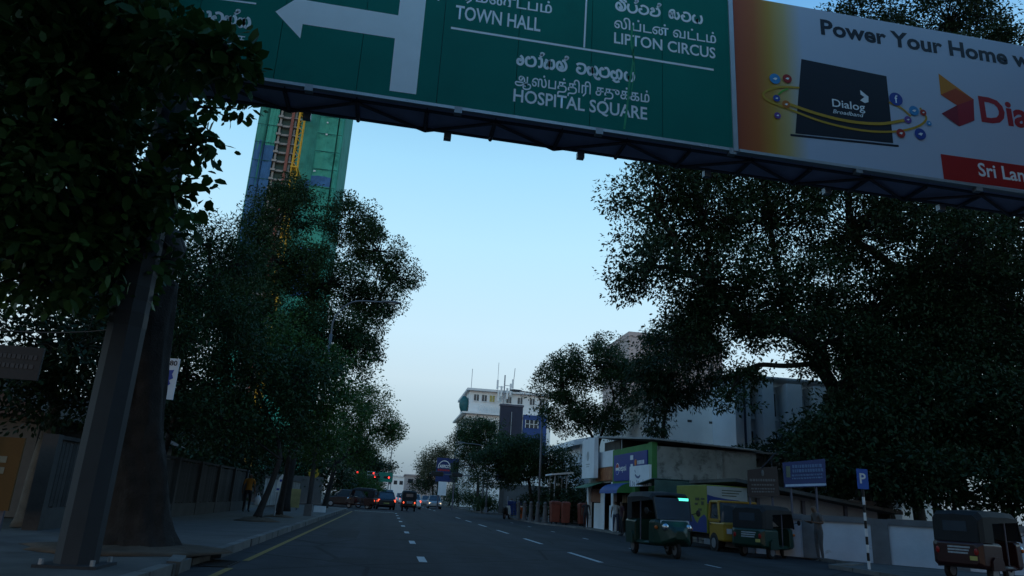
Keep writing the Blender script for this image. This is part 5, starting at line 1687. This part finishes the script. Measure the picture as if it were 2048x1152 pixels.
        P, D, N, L, W = P[keep], D[keep], N[keep], L[keep], W[keep]
    cr_o = link('crown', leaf_mesh('crown', P, N, D, L, W, LM[mt], near > 0), t)
    cr_o['kind'] = 'stuff'
    return t

# ---- left side
L0 = [(-4.9, 8.5, 6.3, .7, 1.5, .7), (-4.1, 8.5, 6.6, .7, 1.5, .6), (-3.4, 8.0, 6.35, .45, 1.0, .4), (-2.55, 7.5, 5.86, .36, .45, .08), (-2.15, 7.3, 5.76, .18, .3, .06), (-2.95, 7.7, 6.05, .25, .5, .15), (-4.5, 9.0, 5.6, .8, 1.5, .7),
      (-4.15, 9.0, 6.0, .5, 1.3, .6), (-5.0, 9.5, 4.7, .7, 1.5, .8), (-4.2, 9.5, 4.8, .7, 1.5, .7), (-3.85, 9.5, 5.1, .35, .9, .4), (-3.15, 9.3, 4.85, .25, .5, .2), (-3.05, 9.2, 5.6, .12, .25, .06),
      (-5.0, 10.0, 3.8, .7, 1.5, .6), (-4.1, 10.0, 4.0, .6, 1.5, .6), (-3.75, 10.5, 4.6, .4, .9, .6)]
L0 += [(-5.6, 9.0, 7.6, 1.2, 2, .9), (-6.6, 9.6, 5.5, 1.2, 2, 1.4), (-4.2, 11.5, 8.5, 1.5, 2, 1.0)]
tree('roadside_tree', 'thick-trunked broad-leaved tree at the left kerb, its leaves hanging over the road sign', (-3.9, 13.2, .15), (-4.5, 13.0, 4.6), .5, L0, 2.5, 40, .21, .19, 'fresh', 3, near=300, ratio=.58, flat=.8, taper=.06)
# two unseen trees added over the road, above the view, to shade it
tree('roadside_tree', 'unseen tree added for shade, arching high over the road from the left kerb', (-5.2, 1.0, .15), (-5.0, .8, 6.5), .5,
     [(-5, 0, 10, 4, 4, 2), (-1, -2, 11, 4, 4, 2), (-7, -6, 10, 4, 4, 2), (3, -7, 12, 4, 3, 2), (-2, -9, 11, 5, 4, 2), (-6, 5, 11, 3, 2.5, 1.6)], .8, 40, .8, .34, 'deep', 4, twigs=False)
tree('roadside_tree', 'unseen tree added for shade, arching high over the road from the right kerb', (14.5, -2, .06), (13.5, -2, 6.5), .6,
     [(12, -2, 11, 4, 4, 2), (8, -4, 12, 4, 4, 2), (15, 4, 11, 4, 4, 2.2), (10, 3, 13, 4, 3, 1.6), (16, -8, 11, 5, 5, 2), (7, -10, 12, 5, 4, 2), (20, 6, 12, 4, 4, 2.5)], .8, 40, .8, .34, 'deep', 5, twigs=False)

# unseen low trees added on both kerbs behind us, shading the foreground
for k, (x, y, lab) in enumerate(((-7.5, -3, 'unseen tree added for shade in the left row behind the viewpoint, nearest'), (-7.5, -13, 'unseen tree added for shade in the left row behind the viewpoint, second'), (-7.0, -24, 'unseen tree added for shade in the left row behind the viewpoint, third'))):
    tree('added_shade_tree', lab, (x, y, .15), (x, y, 2.6), .3, [(x, y, 4.5, 2.6, 4, 2.4), (x + .6, y + 3, 6.5, 2.6, 3.4, 2.2), (x + 1.5, y - 3, 7.5, 3.2, 3.6, 2.4), (x - 1, y, 9, 3, 4, 2), (x + .3, y + 2, 2.4, 1.8, 3, 1.3)], 1.0, 26, .75, .5, 'deep', 60 + k, twigs=False, group='unseen trees added for shade behind the viewpoint')
for k, (x, y, lab) in enumerate(((16.5, 4, 'unseen tree added for shade in the right row behind the viewpoint, nearest'), (16.5, -8, 'unseen tree added for shade in the right row behind the viewpoint, second'), (16, -20, 'unseen tree added for shade in the right row behind the viewpoint, third'))):
    tree('added_shade_tree', lab, (x, y, .06), (x, y, 2.6), .3, [(x, y, 4.5, 2.8, 4, 2.4), (x - .6, y + 3, 6.5, 2.6, 3.4, 2.2), (x - 1.5, y - 3, 7.5, 3.2, 3.6, 2.4), (x + 1, y, 9, 3, 4, 2)], 1.0, 26, .75, .5, 'deep', 70 + k, twigs=False, group='unseen trees added for shade behind the viewpoint')
tree('feathery_tree', 'feathery-leaved tree behind the fence, just right of the thick trunk', (-8.2, 24, 0), (-7.2, 24, 5.0), .22,
     [(-6.7, 24, 9.1, 1.0, 1.6, .8), (-6.0, 25, 8.7, .8, 1.6, .9), (-6.9, 23, 7.3, 1.1, 2, 1.1), (-5.9, 24, 6.6, 1.2, 2, 1.1), (-6.3, 22, 5.3, .8, 2, 1.0), (-8.2, 23, 8.5, 1.2, 2, 1.6)], 1.7, 110, .36, .17, 'mid', 6, ratio=.26)
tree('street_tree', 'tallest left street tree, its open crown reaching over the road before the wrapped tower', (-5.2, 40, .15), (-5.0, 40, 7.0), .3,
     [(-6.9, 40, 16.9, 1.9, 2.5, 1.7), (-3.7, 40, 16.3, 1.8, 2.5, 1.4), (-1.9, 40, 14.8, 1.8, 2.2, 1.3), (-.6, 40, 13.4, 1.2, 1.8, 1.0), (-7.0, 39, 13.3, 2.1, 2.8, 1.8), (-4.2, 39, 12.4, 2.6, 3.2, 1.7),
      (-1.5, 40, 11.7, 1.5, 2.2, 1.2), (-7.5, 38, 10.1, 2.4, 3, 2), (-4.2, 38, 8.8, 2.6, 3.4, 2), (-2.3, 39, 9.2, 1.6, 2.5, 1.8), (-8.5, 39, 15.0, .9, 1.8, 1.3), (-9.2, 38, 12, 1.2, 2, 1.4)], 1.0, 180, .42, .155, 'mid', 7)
tree('street_tree', 'dense left street tree with fresh green foliage drooping by the junction', (-4.2, 54, .15), (-3.8, 54.5, 3.2), .2,
     [(-2.0, 58, 8.3, 1.7, 2.2, 1.3), (-.7, 59, 6.3, 1.2, 2, 1.5), (-3.6, 55, 6.8, 2.2, 2.5, 2.1), (-2.0, 57, 4.6, 1.7, 2.2, 1.4), (0.1, 60, 6.0, .7, 1.3, 1.2), (-4.8, 51, 5.4, 2.0, 2.5, 2.1)], 1.1, 120, .46, .17, 'fresh', 8)
tree('street_tree', 'small leaning left street tree rising from a soil mound', (-4.2, 26.3, .25), (-3.75, 26.6, 2.2), .12,
     [(-5.3, 27, 4.9, 1.8, 2.4, 1.5), (-5.7, 25, 3.4, 1.3, 2, .9), (-4.4, 28, 3.5, 1.7, 2.2, .9), (-3.6, 28.5, 5.2, 1.4, 2, 1.3), (-6.6, 28, 6.6, 1.4, 2, 1.3)], 1.3, 100, .42, .16, 'mid', 9)
tree('street_tree', 'straight slim left street tree behind the leaning one', (-4.15, 31.3, .2), (-4.1, 31.4, 2.6), .12,
     [(-3.4, 31.5, 5.2, 1.7, 2.2, 1.6), (-4.9, 32, 6.8, 1.8, 2.2, 1.6), (-3.2, 34, 3.2, 1.3, 2, .8), (-2.6, 33, 6.4, 1.3, 1.8, 1.3)], 1.3, 100, .42, .16, 'fresh', 10)
tree('garden_tree', 'dark garden tree behind the boundary fence at the far left', (-8.6, 20, 0), (-8.4, 19.8, 2.9), .2,
     [(-8.1, 17.5, 4.1, 1.0, 1.8, 1.0), (-7.5, 18.5, 4.3, 1.1, 1.8, 1.1), (-8.5, 19, 3.2, 1.1, 1.8, .8), (-7.6, 19.5, 3.1, .9, 1.6, .7), (-9.4, 17, 5.9, 1.3, 2, 1.5), (-8.2, 20, 6.6, 1.6, 2, 1.6), (-10.5, 18, 4.0, 1.2, 2, 1.4)], 1.7, 56, .4, .18, 'deep', 11, bark=M_bark2)
tree('garden_tree', 'shaded garden tree behind the fence between the thick trunk and the feathery tree', (-8.6, 29, 0), (-8.2, 29, 3), .2,
     [(-8.0, 29, 5.4, 1.8, 2.4, 1.7), (-9.5, 27, 6.5, 1.9, 2.4, 1.8), (-8.2, 33, 4.2, 1.6, 2.5, 1.4), (-9.0, 30, 8.6, 1.9, 2.4, 1.7), (-10.5, 25, 8.5, 2, 2.4, 2), (-7.8, 24, 3.4, .8, 2, .9)], 1.2, 58, .5, .22, 'deep', 12)
tree('garden_tree', 'tall dark garden tree filling the left edge behind the near leaves', (-11.5, 17, 0), (-11, 17, 4), .3,
     [(-9.5, 16, 7.5, 1.8, 2, 1.8), (-11, 16, 10, 2.4, 2.4, 2.2), (-8.5, 18, 9.8, 1.8, 2, 1.8), (-12.5, 17, 7, 2, 2, 2), (-8.8, 19, 12.2, 2.2, 2, 1.6), (-11.5, 19, 13.5, 2.5, 2.2, 1.8)], 1.1, 56, .5, .22, 'deep', 13)
tree('far_tree', 'dark far tree left of the road beyond the traffic signals', (-4.8, 108, .14), (-4.6, 108, 3), .25,
     [(-1.0, 110, 5.1, 2.0, 3, .9), (-2.6, 108, 5.4, 1.9, 3, 1.2), (-4.2, 104, 6.0, 2.6, 3, 1.9), (-5.5, 108, 8, 2.5, 3, 2.2)], .8, 46, .7, .34, 'deep', 14)
tree('far_tree', 'pale bare-twigged far tree right of the sky gap', (9.6, 140, .14), (9.3, 140, 4.5), .25,
     [(8.4, 140, 9.0, 2.7, 4, 2.2), (6.9, 140, 7.1, 1.9, 4, 2.2), (10.7, 140, 9.7, 2.4, 4, 1.8)], .7, 30, .8, .32, 'dry', 15)
tree('far_tree', 'dark far tree closing the end of the road at right', (11, 175, .14), (10.5, 175, 4), .3,
     [(9.5, 175, 7, 3, 4, 2.6), (13, 172, 8, 3.5, 4, 3), (8.2, 176, 4.2, 2.4, 4, 1.8)], .5, 40, .9, .45, 'deep', 16)
tree('far_tree', 'dark far tree closing the end of the road at left', (-6, 170, .14), (-5.6, 170, 3.5), .3,
     [(-5, 170, 6, 3.4, 4, 2.6), (-2.6, 172, 4.2, 2.0, 4, 1.6), (-9, 168, 8, 4, 4, 3)], .5, 40, .9, .45, 'deep', 17)
# verge shrubs at the junction
def shrub(label, x, y, s, mt, seed, name='shrub', ratio=.3, leaf=.3):
    return tree(name, label, (x, y, .1), (x, y, .1 + .35 * s), .05 * s, [(x, y, .1 + .95 * s, .9 * s, .9 * s, .75 * s), (x + .5 * s, y + .2, .1 + .7 * s, .7 * s, .7 * s, .5 * s), (x - .45 * s, y, .1 + .75 * s, .7 * s, .7 * s, .6 * s)],
                3.2 / s, 26, .26 * s, leaf, mt, seed, cat='shrub', ratio=ratio, twigs=False)
shrub('yellowish palm-like shrub on the left corner of the junction', -3.3, 86, 2.1, 'fresh', 21, leaf=.7, ratio=.12)
shrub('second palm-like shrub nearer the road on the left corner', -1.9, 92, 1.6, 'fresh', 22, leaf=.6, ratio=.12)
shrub('green hedge shrub at the right kerb beyond the junction', 7.4 + 3, 84, 1.5, 'mid', 23)
shrub('green shrub left of the blue hoarding on the right', 6.4 + 4.0, 76, 1.2, 'mid', 24)
shrub('hedge shrub under the far pale tree', 10.6, 110, 2.0, 'mid', 25)
shrub('dark hedge shrub under the far dark tree', 11, 130, 2.6, 'deep', 26)

# ---- right side
R1 = [(9.9, 27, 13.9, 1.5, 2.6, 1.7), (9.7, 27, 11.0, 1.5, 2.6, 1.3), (12.6, 28, 14.2, 2.4, 3.6, 1.9), (13.0, 28, 11.0, 2.3, 3.6, 1.8), (12.2, 29, 8.4, 1.8, 2.6, 1.2), (15.9, 28, 14.4, 2.4, 4, 2.2), (16.8, 29, 10.7, 2.6, 4, 2),
      (19.9, 28, 14.4, 2.9, 4, 2.4), (20.8, 29, 10.6, 2.7, 4, 2), (23.5, 27, 12.7, 2.8, 4, 2.6), (23.9, 28, 9.3, 2.8, 4, 2.3), (27.7, 27, 14.9, 2.9, 4, 2.5), (27.2, 27, 10.3, 2.6, 4, 2.5), (19.6, 29, 18.7, 3.1, 4, 2.5),
      (24.2, 29, 22.8, 3, 4, 2.6), (28.9, 29, 25.0, 2.3, 3.5, 2.0), (21.7, 30, 25.8, 2.9, 4, 1.7), (28.4, 30, 28.5, 3, 4, 1.5), (31.2, 28, 21.2, 3.2, 4, 3.2), (14.3, 28, 6.9, 1.0, 1.4, .5), (13.6, 28, 5.7, .5, .9, .4),
      (15.5, 29, 18, 2.6, 3.4, 1.6), (12.2, 28, 16.4, 1.9, 2.6, 1.0), (31, 27, 8, 2.4, 4, 2.4), (26, 32, 10, 3, 3, 3), (26, 31, 17, 3, 3, 2.6), (30, 31, 13, 3, 3, 3), (20.5, 27.5, 8.0, 1.8, 2.5, 1.2), (23.5, 27, 7.2, 2, 2.5, 1.2), (17.6, 26.8, 8.5, 1.6, 1.8, 1.0), (15.4, 27, 8.8, 1.5, 1.8, .9), (19.3, 26.8, 8.2, 1.2, 1.6, .9), (18.9, 26.2, 6.9, 1.3, 1.6, .9), (17.2, 27.4, 7.5, .9, 1.2, .45), (12.8, 28, 9.6, 1.3, 2, .9)]
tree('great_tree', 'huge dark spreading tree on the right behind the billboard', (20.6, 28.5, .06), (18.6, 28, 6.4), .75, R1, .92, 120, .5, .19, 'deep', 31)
def low(label, blobs, base, seed, mt='deep'):
    return tree('understorey_tree', label, base, (blobs[0][0], blobs[0][1], blobs[0][2] - blobs[0][5] * .5), .12, blobs, 1.8, 90, .42, .21, mt, seed, group='low dark trees behind the compound wall', twigs=False)
low('low dark tree overhanging the blue notice board', [(16.9, 26, 4.5, 1.3, 1.8, 1.2), (15.4, 25.5, 3.5, .7, 1.1, .5), (16.9, 25, 2.9, 1.3, 1.5, .8)], (16.8, 26.4, .06), 32)
low('low dark tree right of the notice boards, behind the parking sign', [(18.4, 26, 4.7, 1.8, 2.3, 1.7), (19.0, 24, 2.9, 1.7, 1.6, 1.1)], (18.6, 26, .06), 33)
low('low dark tree behind the compound wall, second from the right edge', [(21.1, 26, 5.5, 2.1, 2.6, 2.1), (21.0, 23.5, 2.9, 1.6, 1.6, 1.2)], (21.2, 26, .06), 34)
low('low dark tree at the right edge above the red three-wheeler', [(23.4, 25, 5.2, 2.2, 2.6, 2.3), (23.2, 23, 2.8, 1.7, 1.8, 1.3), (26, 24, 4, 2, 2, 2.4)], (23.6, 25, .06), 35)
tree('street_tree', 'bushy green tree behind the shop on the right', (13.4, 46.5, .06), (13.4, 46.6, 5), .2,
     [(10.8, 47, 9.2, 1.9, 2.4, 1.8), (13.2, 47, 10.8, 2.2, 2.8, 1.9), (15.3, 47, 9.7, 1.6, 2.4, 1.9), (11.3, 46.5, 6.9, 2.1, 2.4, 1.4), (14.0, 47, 6.9, 1.9, 2, 1.2)], 1.05, 150, .42, .175, 'mid', 36)
tree('street_tree', 'dark tree with drooping leaves between the bushy tree and the huge tree', (16.6, 44.2, .06), (15.8, 41, 6), .18,
     [(14.5, 38, 9.0, 1.3, 2.2, 1.3), (15.9, 38, 7.8, 1.3, 2, 1.0), (14.2, 38, 7.2, 1.3, 2, 1.0), (13.8, 37, 5.7, .6, 1, .8), (16.9, 38, 10.1, 1.3, 2, 1.0), (14.9, 38, 10.6, 1.2, 1.8, .9), (13.9, 38, 8.4, 1.1, 1.6, 1.0), (16.4, 38, 11.6, 1.3, 1.8, .9), (17.6, 38, 8.6, 1.0, 1.6, .7)], 1.5, 58, .42, .28, 'deep', 37, ratio=.3, droop=.8)
tree('street_tree', 'layered kerbside tree over the bus shelter on the right', (11.2, 56, .06), (10.8, 56, 2.4), .17,
     [(9.9, 56, 5.6, 2.2, 2.3, .7), (8.6, 57, 4.6, 2.4, 2.3, .7), (11.7, 55, 4.8, 2.2, 2.3, .8), (10.4, 56, 3.5, 2.9, 2.3, .9), (8.5, 58, 3.1, 1.7, 1.9, 1.0), (13.1, 54, 3.5, 1.5, 2, 1.3)], 1.4, 110, .4, .17, 'mid', 38)
tree('street_tree', 'rounded paler tree below the white office block', (9.9, 80, .14), (9.6, 80, 4), .2,
     [(9.0, 80, 8.6, 2.3, 2.6, 1.5), (8.0, 80, 7.3, 2.0, 2.6, 1.6), (10.7, 80, 8.2, 2.1, 2.6, 2), (8.9, 82, 5.0, 2.1, 2.6, 2.4), (12.5, 79, 6.2, 2.2, 2.6, 2.2)], 1.0, 90, .5, .2, 'mid', 39)

tree('garden_tree', 'big dark tree behind the compound wall filling the right edge', (29, 37, 0), (28.5, 36.5, 3), .4,
     [(26, 35, 5.5, 3, 3, 3), (30, 35, 7, 3.5, 3, 3.5), (34, 35, 8, 3.5, 3, 4), (22.5, 35, 4.5, 2.5, 3, 2.6), (32, 36, 14, 3.5, 3, 3.5), (19.5, 34.5, 3.4, 2, 2.5, 2)], .9, 80, .65, .3, 'deep', 41, twigs=False)
for k, (x, y, z, lab) in enumerate(((-13, 50, 6, 'dense dark tree beyond the fence, nearest of the row before the wrapped tower'), (-17, 68, 7, 'dense dark tree beyond the fence, second of the row before the wrapped tower'), (-24, 92, 9, 'dense dark tree beyond the fence, third of the row before the wrapped tower'),
                                     (-9.5, 79, 6, 'dense dark tree behind the side street wall at left'))):
    tree('garden_tree', lab, (x, y, 0), (x, y, 2.5), .25, [(x, y, z * .55, 3.4, 3, z * .42), (x + 3, y - 2, z * .45, 3, 3, z * .36), (x - 3.5, y, z * .6, 3.2, 3, z * .45), (x + 1, y + 1, z * .95, 3.2, 3, z * .35)], .75, 62, .7, .34, 'deep', 80 + k, twigs=False)
for k, (x, y, s_, lab) in enumerate(((12.6, 47.5, 1.5, 'dark clipped shrub right behind the red bins'), (12.4, 50.5, 1.6, 'dark shrub behind the bus shelter'), (12.2, 53.5, 1.7, 'dark shrub under the layered tree'), (11.8, 57.5, 1.4, 'dark shrub by the corner of the side street'))):
    shrub(lab, x, y, s_, 'deep', 90 + k, leaf=.22, ratio=.5)
